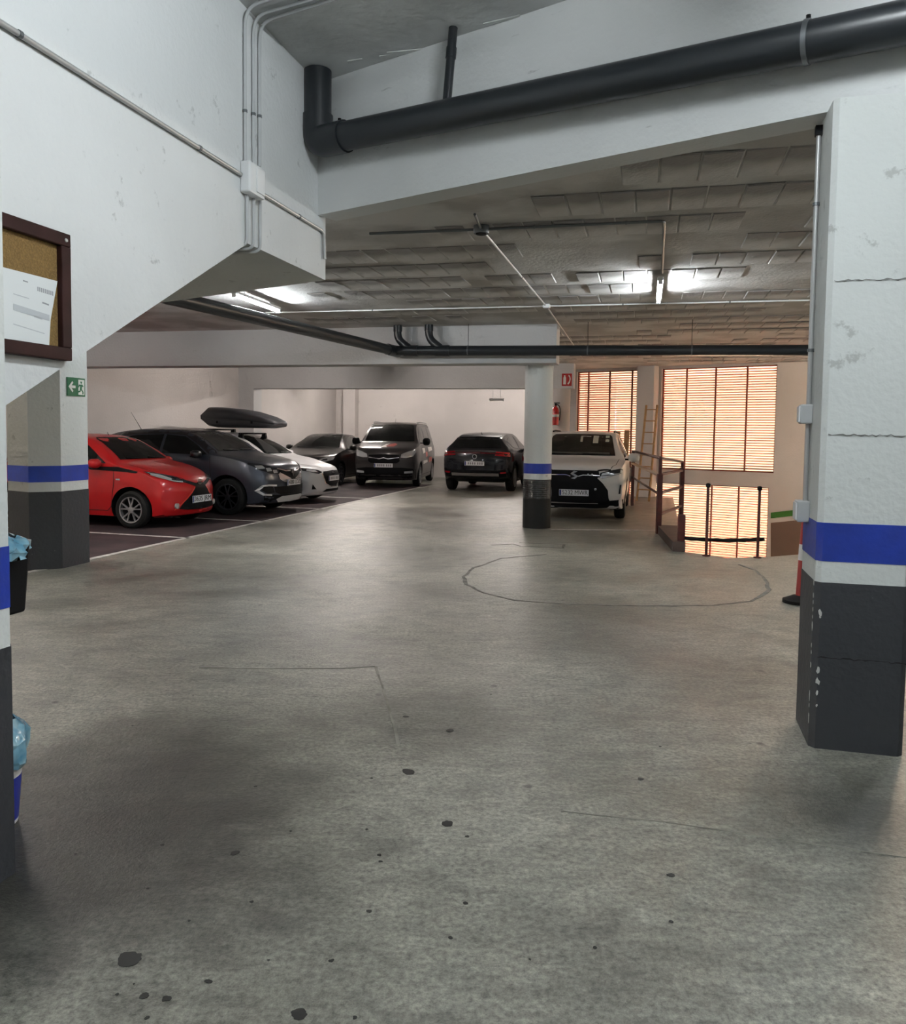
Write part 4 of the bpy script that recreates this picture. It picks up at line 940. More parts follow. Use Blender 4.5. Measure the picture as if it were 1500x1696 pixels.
# --- red hatchback
S = dict(L=3.46, W=.81, R=.292, axles=(.72, 3.05), ws=(.98,), paint=paint('red_paint', (0.40, 0.008, 0.010)), bowF=.34,
    top=[(0, .60), (.03, .70), (.10, .79), (.35, .90), (.70, .985), (.98, 1.035), (1.30, 1.24), (1.62, 1.405), (1.95, 1.455), (2.4, 1.455), (2.85, 1.41), (3.12, 1.35), (3.28, 1.08), (3.42, .88), (3.46, .62)],
    bot=[(0, .30), (.05, .20), (.3, .17), (3.1, .18), (3.40, .26), (3.46, .40)], belt=[(0, .60), (.35, .84), (1.0, .95), (2.2, 1.0), (3.0, 1.06), (3.46, .7)],
    plan=[(0, .86), (.25, .95), (.7, 1.0), (2.8, 1.0), (3.3, .95), (3.46, .86)], roofw=[(0, .60), (1.0, .64), (1.6, .55), (2.6, .55), (3.46, .55)])
c = Car('red_hatchback', place((222, 875), .72, .71, HEAD), HEAD, S); K = c
K.patch('windscreen', sym([(.58, 1.055), (.56, 1.10), (.47, 1.37), (.40, 1.395), (.2, 1.40)]), 'F', M_glass)
K.patch('side_window', [(-1.18, 1.00), (-1.40, 1.13), (-1.62, 1.27), (-1.85, 1.33), (-2.15, 1.345), (-2.15, 1.02)], 'S', M_glass, mirror=True)
K.patch('rear_side_window', [(-2.21, 1.03), (-2.21, 1.345), (-2.65, 1.32), (-2.92, 1.24), (-2.80, 1.07)], 'S', M_glass, mirror=True)
K.patch('rear_window', sym([(.52, 1.06), (.50, 1.28), (.3, 1.32)]), 'R', M_glass)
K.patch('pillar_trim', [(-.60, .885), (-.95, .95), (-1.30, .945), (-1.62, .985), (-1.45, .90), (-.95, .885), (-.62, .86)], 'S', M_black, off=.008, mirror=True)
K.patch('grille', [(0, .70), (.10, .69), (.30, .745), (.47, .80), (.50, .79), (.33, .705), (.135, .645), (.22, .54), (.40, .385), (.46, .305), (.30, .285), (0, .275), (-.30, .285), (-.46, .305), (-.40, .385), (-.22, .54), (-.135, .645), (-.33, .705), (-.50, .79), (-.47, .80), (-.30, .745), (-.10, .69)], 'F', M_black, off=.010, step=.05)
K.patch('headlight', [(.27, .715), (.40, .785), (.55, .845), (.715, .885), (.70, .835), (.58, .76), (.44, .715)], 'F', M_lampdark, off=.010, mirror=True, step=.04)
K.patch('headlight_reflector', [(.50, .775), (.60, .835), (.70, .868), (.685, .835), (.60, .785), (.52, .745)], 'F', M_lamp, off=.016, mirror=True, step=.04)
K.line('daylight_strip', [(.36, .72), (.50, .735), (.62, .785), (.70, .835)], 'F', .02, M_lamp, .018, mirror=True)
K.line('bumper_crease', [(.15, .635), (.33, .46), (.53, .29)], 'F', .016, paint('red_edge', (.62, .05, .035)), .014, mirror=True)
for sy in (1, -1): K.onfront(MB().lathe([(.045, -.02), (.045, .012), (.03, .02), (0, .022)], (0, 0, 0), 18), 'fog_lamp', .35, M_lamp, y=sy * .49).rotation_euler = (0, math.radians(90), 0)
K.patch('lower_lip', sym([(.62, .21), (.66, .26), (.45, .285), (0, .265)])[::-1], 'F', S['paint'], off=.014)
K.patch('lower_skirt', sym([(.60, .15), (.62, .205), (0, .205)]), 'F', M_black, off=.012)
em = ringmesh(.062, .042); ringmesh(.02, .040, cz=0, mb=em); ringmesh(.042, .015, cz=.018, mb=em); K.onfront(em, 'emblem', .705, M_chrome, off=.016)
K.plate('3635 JRM', .44)
K.line('bonnet_seam', [(-.10, .30), (-.35, .60), (-.80, .68)], 'T', .010, mirror=True)
K.line('door_seam', [(-1.02, .92), (-1.0, .70), (-1.06, .34), (-1.14, .27), (-2.1, .27), (-2.18, .5), (-2.18, 1.0)], 'S', .010, mirror=True)
K.onfront(MB().lathe([(.0, 0), (.018, 0), (.012, .006)], (0, 0, 0), 10), 'badge', .70, M_lamp)
for sd in 'SQ':
    p, n = K.hit(-.93, .76, sd, .002); MB().box((0, 0, 0), (.07, .012, .022)).build('side_repeater', M_lamp, K.root, loc=p)
    p, n = K.hit(-2.05, .86, sd, .012); MB().box((0, 0, 0), (.16, .03, .03)).build('door_handle', S['paint'], K.root, loc=p, bevel=.008)
K.patch('rear_lamp', [(.55, .75), (.74, .78), (.74, 1.05), (.60, 1.08)], 'R', M_red, mirror=True)
K.wheels(M_alloy, 5, .18); K.mirrors(1.28, 1.00, .90, S['paint']); K.antenna(1.75, .05, .02)
K.wipers([[(.50, 1.06), (.10, 1.075)], [(0, 1.06), (-.42, 1.075)]]); K.plate(None, .70, 'R')
tag(K.root, 'bright red small hatchback parked behind the white column', 'car', 'parked cars')

# --- grey crossover
S = dict(L=4.12, W=.89, R=.335, axles=(.86, 3.46), ws=(1.05,), paint=paint('grey_metallic', (0.050, 0.057, 0.075), .5, .30), bowF=.30,
    top=[(0, .66), (.03, .82), (.10, .92), (.40, 1.02), (.85, 1.09), (1.08, 1.125), (1.40, 1.33), (1.75, 1.50), (2.15, 1.565), (2.75, 1.56), (3.3, 1.51), (3.7, 1.42), (3.95, 1.12), (4.09, .92), (4.12, .66)],
    bot=[(0, .32), (.06, .23), (.3, .20), (3.7, .22), (4.05, .30), (4.12, .45)], belt=[(0, .66), (.35, .92), (1.1, 1.04), (2.2, 1.07), (3.3, 1.15), (4.12, .8)],
    plan=[(0, .86), (.25, .95), (.8, 1.0), (3.3, 1.0), (3.9, .95), (4.12, .86)], roofw=[(0, .66), (1.1, .72), (1.8, .61), (3.0, .60), (4.12, .58)])
K = Car('grey_crossover', place((380, 853), .86, .79, HEAD), HEAD, S)
M_darkroof = paint('black_roof_paint', (0.012, 0.012, 0.014))
K.patch('windscreen', sym([(.65, 1.15), (.63, 1.20), (.54, 1.46), (.47, 1.49), (.2, 1.50)]), 'F', M_glass)
K.patch('roof_panel', [(-1.80, .0), (-1.82, .50), (-2.2, .555), (-3.2, .55), (-3.6, .50), (-3.6, -.50), (-3.2, -.55), (-2.2, -.555), (-1.82, -.50)], 'T', M_darkroof, off=.008)
K.patch('roof_side', [(-1.12, 1.11), (-1.5, 1.36), (-1.85, 1.52), (-2.3, 1.56), (-3.3, 1.51), (-3.6, 1.44), (-3.5, 1.39), (-2.9, 1.44), (-2.2, 1.46), (-1.85, 1.43), (-1.5, 1.25), (-1.25, 1.10)], 'S', M_darkroof, off=.008, mirror=True)
K.patch('side_window', [(-1.28, 1.09), (-1.55, 1.26), (-1.85, 1.41), (-2.25, 1.445), (-2.25, 1.10)], 'S', M_glass, mirror=True)
K.patch('rear_side_window', [(-2.31, 1.10), (-2.31, 1.445), (-2.9, 1.425), (-3.35, 1.35), (-3.1, 1.16)], 'S', M_glass, mirror=True)
K.patch('rear_window', sym([(.55, 1.12), (.53, 1.36), (.3, 1.42)]), 'R', M_glass)
K.patch('headlight', [(.38, .755), (.45, .84), (.60, .905), (.80, .955), (.815, .93), (.74, .82), (.60, .755)], 'F', M_lampdark, off=.010, mirror=True, step=.04)
for y, z in ((.50, .795), (.615, .83), (.72, .875)):
    K.patch('headlight_reflector', [(y - .045, z - .022), (y + .045, z - .03), (y + .05, z + .03), (y - .04, z + .03)], 'F', M_lamp, off=.016, mirror=True, step=.03)
K.patch('grille', sym([(.42, .765), (.30, .70), (.18, .63), (.10, .60), (0, .59)])[::-1] if False else [(-.42, .765), (-.40, .835), (0, .82), (.40, .835), (.42, .765), (.28, .69), (.12, .625), (-.12, .625), (-.28, .69)], 'F', M_black, off=.010)
K.patch('grille_wing', [(.08, .655), (.22, .705), (.40, .775), (.44, .745), (.42, .655), (.30, .60), (.14, .585)], 'F', mat('satin_chrome', (.60, .58, .60), .28, metal=.9), off=.014, mirror=True, step=.04)
K.line('grille_bar', [(.06, .80), (.22, .80), (.44, .85)], 'F', .022, M_chrome, .016, mirror=True)
em = flatpoly([(0, .075), (.052, 0), (0, -.075), (-.052, 0)], .012); K.onfront(em, 'emblem', .76, M_chrome, off=.018)
K.patch('lower_grille', [(-.52, .42), (-.55, .52), (0, .53), (.55, .52), (.52, .42), (.40, .375), (-.40, .375)], 'F', M_black, off=.010)
K.patch('fog_recess', [(.54, .42), (.58, .535), (.74, .53), (.77, .47), (.68, .40)], 'F', M_black, off=.012, mirror=True)
K.line('daylight_strip', [(.50, .545), (.66, .555), (.76, .545), (.80, .46), (.74, .39), (.60, .375)], 'F', .030, mat('silver_trim', (.62, .62, .64), .3, metal=.5), .018, mirror=True)
K.patch('skid_plate', [(-.42, .235), (-.50, .30), (-.36, .345), (.36, .345), (.50, .30), (.42, .235)], 'F', mat('silver_trim', (.62, .62, .64)), off=.016)
K.patch('lower_skirt', sym([(.70, .20), (.74, .38), (.40, .37)]), 'F', M_black, off=.008)
K.line('sill', [(-1.28, .26), (-3.05, .26)], 'S', .12, M_black, .008, mirror=True)
K.plate('4880 LDZ', .585)
K.line('bonnet_seam', [(-.12, .36), (-.40, .66), (-.95, .74)], 'T', .010, mirror=True)
K.line('door_seam', [(-1.22, 1.05), (-1.18, .7), (-1.3, .34), (-2.25, .34), (-2.28, 1.08)], 'S', .010, mirror=True)
K.wheels(M_darkalloy, 5, .20, True); K.mirrors(1.42, 1.10, .99, M_darkroof, (.10, .22, .15)); K.antenna(3.3, .36, .25)
for sd in 'SQ':
    p, n = K.hit(-2.12, .95, sd, .012); MB().box((0, 0, 0), (.18, .03, .03)).build('door_handle', S['paint'], K.root, loc=p, bevel=.008)
K.patch('rear_lamp', [(.50, .85), (.78, .88), (.78, 1.02), (.50, 1.0)], 'R', M_red, mirror=True); K.plate(None, .75, 'R')
K.wipers([[(.52, 1.16), (.10, 1.175)], [(-.02, 1.16), (-.46, 1.175)]])
tag(K.root, 'dark grey crossover with black roof between the red and white hatchbacks', 'car', 'parked cars')

# --- white hatchback with roof box
S = dict(L=4.06, W=.85, R=.305, axles=(.84, 3.40), ws=(1.2,), paint=paint('white_paint', (0.56, 0.56, 0.575)), bowF=.36,
    top=[(0, .60), (.03, .70), (.10, .77), (.45, .86), (.9, .945), (1.22, 1.01), (1.55, 1.22), (1.95, 1.405), (2.35, 1.49), (2.9, 1.485), (3.4, 1.41), (3.72, 1.32), (3.9, 1.08), (4.03, .88), (4.06, .62)],
    bot=[(0, .28), (.06, .19), (.3, .16), (3.7, .18), (4.0, .26), (4.06, .42)], belt=[(0, .6), (.4, .80), (1.2, .95), (2.4, 1.0), (3.4, 1.07), (4.06, .72)],
    plan=[(0, .84), (.25, .94), (.8, 1.0), (3.3, 1.0), (3.85, .95), (4.06, .86)], roofw=[(0, .62), (1.2, .68), (1.95, .56), (3.0, .555), (4.06, .54)])
wpos = place((380, 853), .86, .79, HEAD) + LD * 2.42 + DV * -.22
K = Car('white_hatchback', wpos, HEAD, S); WHITE = K
K.patch('windscreen', sym([(.62, 1.035), (.60, 1.08), (.49, 1.38), (.42, 1.41), (.2, 1.42)]), 'F', M_glass)
K.patch('side_window', [(-1.45, 1.01), (-1.75, 1.19), (-2.05, 1.33), (-2.45, 1.38), (-2.45, 1.03)], 'S', M_glass, mirror=True)
K.patch('rear_side_window', [(-2.51, 1.03), (-2.51, 1.38), (-3.0, 1.36), (-3.45, 1.27), (-3.2, 1.08)], 'S', M_glass, mirror=True)
K.patch('rear_window', sym([(.52, 1.06), (.50, 1.28), (.3, 1.33)]), 'R', M_glass)
K.patch('grille', [(-.30, .42), (-.40, .60), (-.36, .68), (0, .695), (.36, .68), (.40, .60), (.30, .42), (.16, .37), (-.16, .37)], 'F', M_black, off=.010)
K.line('grille_trim', [(.42, .64), (.32, .42), (.16, .355), (-.16, .355), (-.32, .42), (-.42, .64)], 'F', .022, M_chrome, .016)
K.patch('headlight', [(.40, .665), (.46, .705), (.62, .745), (.79, .775), (.77, .72), (.64, .665), (.50, .635)], 'F', M_lampdark, off=.010, mirror=True, step=.04)
K.patch('headlight_reflector', [(.50, .665), (.56, .715), (.68, .735), (.70, .70), (.62, .665)], 'F', M_lamp, off=.016, mirror=True, step=.03)
em = ringmesh(.055, .045, .008); flatpoly([(-.045, .02), (0, -.012), (.045, .02), (.03, .022), (0, .004), (-.03, .022)], .01, em); K.onfront(em, 'emblem', .63, M_chrome, off=.018)
K.patch('fog_recess', [(.56, .31), (.64, .42), (.66, .31)], 'F', M_black, off=.012, mirror=True)
K.patch('lower_grille', [(-.40, .25), (-.30, .305), (.30, .305), (.40, .25)], 'F', M_black, off=.012)
K.plate('#', .53)
K.line('bonnet_seam', [(-.12, .34), (-.45, .62), (-1.05, .70)], 'T', .010, mirror=True)
K.line('door_seam', [(-1.30, .95), (-1.26, .6), (-1.36, .28), (-2.4, .28), (-2.46, 1.0)], 'S', .010, mirror=True)
K.wheels(M_alloy, 5, .185); K.mirrors(1.55, 1.03, .94, S['paint'])
K.patch('rear_lamp', [(.50, .80), (.74, .82), (.74, .98), (.52, .96)], 'R', M_red, mirror=True); K.plate('#', .70, 'R')
K.wipers([[(.50, 1.04), (.08, 1.055)], [(-.02, 1.04), (-.44, 1.055)]])
tag(K.root, 'white hatchback with a black roof box next to the grey crossover', 'car', 'parked cars')
# roof bars and roof box
bars = empty('roof_rack', wpos, HEAD)
for d in (1.95, 2.75):
    z = WHITE.hit(-d, .5, 'T', 0)[0].z
    MB().tube([(-d, -.58, z + .09), (-d, .58, z + .09)], .018, 10).build('cross_bar', M_black, bars)
    for sy in (-1, 1):
        zz = WHITE.hit(-d, sy * .50, 'T', 0)[0].z
        MB().add([(-d + a, sy * .50 + b, zz - .01 + q) for q, k in ((0, 1), (.11, .6)) for a, b in ((-.06 * k, -.035), (.06 * k, -.035), (.06 * k, .035), (-.06 * k, .035))], [(3, 2, 1, 0), (4, 5, 6, 7), (0, 1, 5, 4), (1, 2, 6, 5), (2, 3, 7, 6), (3, 0, 4, 7)]).build('foot', M_black, bars)
tag(bars, 'black roof rack clamped to the white hatchback roof', 'roof rack')
rb = empty('roof_box', wpos, HEAD); M_box = mat('roof_box_plastic', (0.030, 0.031, 0.036), 0.42)
zb0 = WHITE.hit(-2.3, 0, 'T', 0)[0].z + .10
def boxring(x, w, z0, z1, n=24):
    out = []
    for k in range(n):
        a = 2 * math.pi * k / n; ca, sa = math.cos(a), math.sin(a); out.append((x, w * abs(ca) ** .45 * (1 if ca > 0 else -1), (z0 + z1) / 2 + (z1 - z0) / 2 * abs(sa) ** .6 * (1 if sa > 0 else -1)))
    return out
def loft(rings):
    n = len(rings[0]); vs = [v for r in rings for v in r]; fs = []
    for i in range(len(rings) - 1):
        for k in range(n): fs.append((i * n + k, i * n + (k + 1) % n, (i + 1) * n + (k + 1) % n, (i + 1) * n + k))
    fs.append(tuple(range(n))[::-1]); fs.append(tuple((len(rings) - 1) * n + k for k in range(n))); return MB().add(vs, fs)
bx = [(-1.22, .22, .07, .12), (-1.28, .32, .03, .17), (-1.5, .39, .0, .26), (-1.9, .42, .0, .37), (-2.3, .42, .0, .43), (-2.7, .41, .0, .46), (-2.88, .39, .03, .46), (-3.05, .36, .17, .30)]
loft([boxring(x, w, zb0 + z0, zb0 + max(z1 * .0 + z0 + .6 * (z1 - z0), z0 + .05)) for x, w, z0, z1 in bx]).build('box_base', M_box, rb, smooth=50)
loft([boxring(x, w * 1.01, zb0 + z0 + .25 * (z1 - z0), zb0 + z1) for x, w, z0, z1 in bx]).build('box_lid', M_box, rb, smooth=50)
for d in (1.75, 2.6): 
    for sy in (1, -1): MB().box((-d, sy * .408, zb0 + .12), (.05, .012, .05)).build('latch', M_black, rb)
tag(rb, 'black angular roof box on top of the white hatchback', 'roof box')

# --- white compact SUV facing the camera beside the round column
HV = math.atan2(-V.y, -V.x)
S = dict(L=4.17, W=.89, R=.335, axles=(.86, 3.36), ws=(1.0,), paint=paint('pearl_white_paint', (0.68, 0.67, 0.66)), bowF=.20, gap=.05,
    top=[(0, .70), (.02, .88), (.06, .97), (.14, 1.005), (.55, 1.06), (.92, 1.10), (1.05, 1.125), (1.35, 1.33), (1.66, 1.52), (1.95, 1.60), (2.4, 1.615), (3.3, 1.60), (3.85, 1.53), (4.02, 1.15), (4.15, .95), (4.17, .66)],
    bot=[(0, .34), (.06, .24), (.3, .20), (3.7, .22), (4.1, .32), (4.17, .48)], belt=[(0, .70), (.10, .93), (.35, .98), (1.1, 1.04), (2.2, 1.06), (3.3, 1.08), (4.17, .8)],
    plan=[(0, .93), (.2, .97), (.7, 1.0), (3.4, 1.0), (3.95, .96), (4.17, .88)], roofw=[(0, .70), (1.05, .73), (1.7, .64), (3.2, .64), (4.17, .60)])
vw = P(1027, 858); vu = Vector((math.cos(HV), math.sin(HV), 0)); vn = Vector((-vu.y, vu.x, 0))
vpos = vw + vu * .86 - vn * .79
K = Car('white_compact_suv', vpos, HV, S)
K.patch('windscreen', sym([(.66, 1.145), (.65, 1.20), (.575, 1.50), (.53, 1.535), (.2, 1.545)]), 'F', M_glass)
for sd in (1,):
    K.patch('side_window', [(-1.25, 1.10), (-1.5, 1.27), (-1.85, 1.45), (-2.25, 1.50), (-2.25, 1.11)], 'S', M_glass, mirror=True)
    K.patch('rear_side_window', [(-2.31, 1.11), (-2.31, 1.50), (-3.1, 1.48), (-3.6, 1.40), (-3.5, 1.15)], 'S', M_glass, mirror=True)
K.patch('rear_window', sym([(.58, 1.15), (.55, 1.42), (.3, 1.47)]), 'R', M_glass)
K.patch('grille', sym([(.42, .905), (.44, .80), (.40, .775), (.50, .68), (.585, .56), (.60, .42), (.62, .37), (.3, .355)])[::-1], 'F', M_black, off=.010, step=.06)
K.patch('lower_bumper', sym([(.80, .40), (.82, .26), (.55, .22), (.3, .215)])[::-1] if False else [(-.84, .40), (-.84, .25), (-.60, .195), (.60, .195), (.84, .25), (.84, .40), (.62, .38), (-.62, .38)], 'F', M_black, off=.012)
K.line('grille_trim', [(.44, .82), (.15, .825), (.07, .80)], 'F', .014, M_chrome, .016, mirror=True)
K.line('bumper_trim', [(-.42, .33), (.42, .33)], 'F', .014, mat('dull_silver', (.28, .27, .27), .4, metal=.5), .020)
K.patch('headlight', [(.42, .79), (.45, .87), (.60, .905), (.80, .945), (.825, .93), (.80, .855), (.62, .80), (.48, .775)], 'F', M_lampdark, off=.012, mirror=True, step=.04)
K.line('daylight_strip', [(.44, .79), (.60, .81), (.79, .865), (.80, .91)], 'F', .022, M_lamp, .018, mirror=True)
K.patch('headlight_reflector', [(.46, .815), (.48, .86), (.60, .885), (.60, .835)], 'F', M_lamp, off=.016, mirror=True, step=.03)
for y in (.24, .31): K.onfront(MB().lathe([(.018, -.01), (.018, .008), (0, .012)], (0, 0, 0), 12), 'grille_stud', .835, M_lamp, y=y).rotation_euler = (0, math.radians(90), 0)
em = flatpoly([(.06, .06), (-.005, .075), (-.07, .02), (.015, -.03), (-.06, -.06), (.005, -.075), (.07, -.02), (-.015, .03)], .012); K.onfront(em, 'emblem', .825, M_chrome, off=.016)
K.patch('fog_slot', [(.765, .50), (.785, .66), (.81, .66), (.80, .50)], 'F', M_lampdark, off=.012, mirror=True)
K.plate('5232 MWR', .51)
K.onfront(MB().lathe([(.022, -.01), (.022, .008), (0, .012)], (0, 0, 0), 12), 'parking_sensor', .58, M_lamp, y=.37).rotation_euler = (0, math.radians(90), 0)
K.line('bonnet_seam', [(-.06, .40), (-.12, .62), (-.30, .71), (-.95, .74)], 'T', .010, mirror=True)
for sy in (-1, 1): MB().tube([K.hit(-d, sy * .60, 'T', .03)[0] for d in (1.95, 2.3, 2.8, 3.3, 3.7)], .018, 8).build('roof_rail', M_black, K.root, smooth=True)
for y, z, w, h in ((.0, 1.44, .022, .05), (.27, 1.44, .05, .07), (.49, 1.455, .035, .06)):
    K.patch('windscreen_sticker', [(y - w, z - h), (y + w, z - h), (y + w, z + h), (y - w, z + h)], 'F', mat('sticker', (.42, .45, .40), .5), off=.012)
K.patch('dashboard_edge', [(-.56, 1.165), (-.55, 1.20), (.55, 1.20), (.56, 1.165)], 'F', mat('dash_grey', (.05, .05, .048), .5), off=.010)
K.wipers([[(.58, 1.15), (.05, 1.165)], [(-.05, 1.15), (-.55, 1.165)]])
K.line('wheel_arch_trim', [(-.86 + .40 * math.cos(t), .345 + .40 * math.sin(t)) for t in [math.pi * k / 14 for k in range(15)]], 'S', .05, M_black, .010, mirror=True)
K.line('sill', [(-1.28, .27), (-2.95, .27)], 'S', .14, M_black, .008, mirror=True)
K.wheels(M_darkalloy, 5, .20); K.mirrors(1.30, 1.115, 1.0, S['paint'], (.11, .21, .17))
K.patch('rear_lamp', [(.50, .90), (.80, .92), (.80, 1.06), (.52, 1.04)], 'R', M_red, mirror=True); K.plate(None, .80, 'R')
tag(K.root, 'white compact SUV facing the aisle beside the round column', 'car', 'parked cars')

# --- dark grey van
S = dict(L=4.40, W=.92, R=.33, axles=(.88, 3.66), ws=(.9,), paint=paint('van_grey', (0.045, 0.041, 0.041), .4, .35), bowF=.30, bowR=.06,
    top=[(0, .78), (.03, .98), (.10, 1.08), (.40, 1.17), (.72, 1.225), (.88, 1.26), (1.15, 1.49), (1.45, 1.70), (1.75, 1.80), (2.2, 1.835), (3.3, 1.83), (4.10, 1.80), (4.30, 1.70), (4.38, 1.2), (4.40, .7)],
    bot=[(0, .34), (.06, .24), (.3, .20), (4.0, .22), (4.34, .30), (4.40, .45)], belt=[(0, .78), (.15, 1.0), (.8, 1.13), (2.0, 1.16), (4.40, 1.16)],
    plan=[(0, .90), (.25, .96), (.7, 1.0), (3.8, 1.0), (4.25, .98), (4.40, .94)], roofw=[(0, .72), (.9, .76), (1.5, .68), (4.0, .67), (4.40, .66)])
h2 = HV + math.radians(8)
vw = P(691, 805.5); vu = Vector((math.cos(h2), math.sin(h2), 0)); vn = Vector((-vu.y, vu.x, 0))
K = Car('passenger_van', vw + vu * .88 - vn * .82, h2, S)
K.patch('windscreen', sym([(.71, 1.28), (.70, 1.34), (.62, 1.70), (.57, 1.735), (.2, 1.745)]), 'F', M_glass)
K.patch('side_window', [(-1.1, 1.20), (-1.3, 1.40), (-1.65, 1.66), (-2.15, 1.70), (-2.15, 1.21)], 'S', M_glass, mirror=True)
K.patch('sliding_window', [(-2.24, 1.21), (-2.24, 1.70), (-3.2, 1.70), (-3.2, 1.22)], 'S', M_glass, mirror=True)
K.patch('rear_side_window', [(-3.3, 1.22), (-3.3, 1.70), (-4.05, 1.67), (-4.1, 1.25)], 'S', M_glass, mirror=True)
K.patch('rear_window', sym([(.60, 1.2), (.58, 1.62), (.3, 1.66)]), 'R', M_glass)
K.patch('grille', [(-.44, .74), (-.42, .90), (0, .93), (.42, .90), (.44, .74), (.36, .68), (-.36, .68)], 'F', M_black, off=.010)
K.line('grille_trim', [(-.42, .84), (-.12, .80), (0, .83), (.12, .80), (.42, .84)], 'F', .02, M_chrome, .016)
K.patch('headlight', [(.46, .84), (.48, .93), (.62, .99), (.82, 1.05), (.84, .98), (.78, .87), (.60, .83)], 'F', M_lamp, off=.012, mirror=True, step=.05)
K.patch('fog_lamp', [(.56, .40), (.56, .455), (.78, .475), (.78, .41)], 'F', M_lamp, off=.012, mirror=True)
K.patch('lower_bumper', [(-.84, .52), (-.84, .26), (-.55, .22), (.55, .22), (.84, .26), (.84, .52), (.5, .56), (-.5, .56)], 'F', M_black, off=.006)
M_graf = mat('graphic_red', (.45, .06, .04), .4); M_grafw = mat('graphic_white', (.66, .62, .58), .4)
K.patch('bonnet_graphic', [(.02, 1.13), (.10, 1.19), (.22, 1.215), (.30, 1.18), (.24, 1.13)], 'F', M_graf, off=.012); K.patch('bonnet_graphic', [(-.12, 1.11), (-.02, 1.19), (.08, 1.21), (.02, 1.15), (.06, 1.11)], 'F', M_grafw, off=.012)
for x0, z0, w, h, m in ((-1.25, .92, .5, .16, M_grafw), (-1.35, .62, .9, .10, M_grafw), (-1.9, .80, .35, .16, M_graf), (-2.5, .95, .9, .14, M_grafw), (-2.6, .62, .7, .16, M_graf)):
    K.patch('door_graphic', [(x0, z0), (x0 - w, z0 + .03), (x0 - w + .05, z0 + h), (x0 + .05, z0 + h)], 'S', m, off=.010, mirror=True)
K.plate('#', .62)
K.line('door_seam', [(-1.05, 1.15), (-1.02, .7), (-1.12, .32), (-2.15, .32), (-2.19, 1.18)], 'S', .012, mirror=True); K.line('door_seam', [(-2.19, .32), (-3.25, .32), (-3.25, 1.2)], 'S', .012, mirror=True)
for sy in (-1, 1): MB().tube([K.hit(-d, sy * .64, 'T', .035)[0] for d in (1.85, 2.3, 3.0, 3.7, 4.0)], .02, 8).build('roof_rail', M_conduit, K.root, smooth=True)
K.wheels(M_alloy, 5, .20); K.mirrors(1.18, 1.27, 1.03, M_black, (.12, .22, .22)); K.antenna(1.9, .12, .06)
K.patch('rear_lamp', [(.70, .85), (.86, .85), (.80, 1.35), (.70, 1.35)], 'R', M_red, mirror=True)
tag(K.root, 'dark grey passenger van with red and white lettering on its doors', 'car', 'parked cars')

# --- black saloon between the white hatchback and the van
S = dict(L=4.45, W=.90, R=.32, axles=(.86, 3.50), ws=(1.25,), paint=paint('black_paint', (0.008, 0.007, 0.007), .1, .3), bowF=.34,
    top=[(0, .62), (.03, .74), (.10, .82), (.5, .92), (.95, .99), (1.25, 1.04), (1.65, 1.25), (2.05, 1.42), (2.45, 1.47), (2.9, 1.455), (3.4, 1.33), (3.8, 1.13), (4.1, 1.06), (4.38, 1.0), (4.45, .7)],
    bot=[(0, .30), (.06, .20), (.3, .17), (4.0, .19), (4.38, .28), (4.45, .45)], belt=[(0, .62), (.4, .86), (1.2, .97), (2.4, 1.0), (3.4, 1.04), (4.45, .85)],
    plan=[(0, .84), (.25, .94), (.8, 1.0), (3.6, 1.0), (4.2, .95), (4.45, .86)], roofw=[(0, .66), (1.25, .72), (2.0, .58), (3.0, .56), (4.45, .60)])
h3 = HV + math.radians(3)
K = Car('black_saloon', Vector((D(510, 790, 22.2).x - .2, 22.2, 0)), h3, S)
K.patch('windscreen', sym([(.66, 1.065), (.64, 1.11), (.52, 1.39), (.45, 1.42), (.2, 1.43)]), 'F', M_glass)
K.patch('side_window', [(-1.5, 1.03), (-1.8, 1.20), (-2.1, 1.33), (-2.5, 1.385), (-2.5, 1.04)], 'S', M_glass, mirror=True)
K.patch('rear_side_window', [(-2.56, 1.04), (-2.56, 1.385), (-2.95, 1.37), (-3.45, 1.21), (-3.5, 1.08)], 'S', M_glass, mirror=True)
K.patch('rear_window', sym([(.52, 1.12), (.48, 1.34), (.3, 1.38)]), 'R', M_glass)
K.patch('grille', [(-.36, .48), (-.42, .70), (0, .74), (.42, .70), (.36, .48)], 'F', M_black, off=.010)
K.patch('headlight', [(.44, .69), (.50, .76), (.66, .81), (.82, .83), (.80, .74), (.62, .68)], 'F', M_lamp, off=.012, mirror=True, step=.05)
K.patch('headlight_lens', [(.55, .715), (.58, .76), (.68, .775), (.69, .73)], 'F', M_lampdark, off=.018, mirror=True, step=.05)
K.line('windscreen_trim', [(-.62, 1.06), (.62, 1.06)], 'F', .03, M_black, .010)
K.line('door_seam', [(-1.35, .97), (-1.3, .6), (-1.4, .28), (-2.45, .28), (-2.52, 1.0)], 'S', .012, mirror=True)
K.wheels(M_darkalloy, 5, .20); K.mirrors(1.62, 1.06, .99, S['paint'])
K.patch('rear_lamp', [(.50, .85), (.80, .85), (.80, .98), (.52, .98)], 'R', M_red, mirror=True); K.plate('#', .50)
tag(K.root, 'black saloon parked at an angle behind the white hatchback', 'car', 'parked cars')

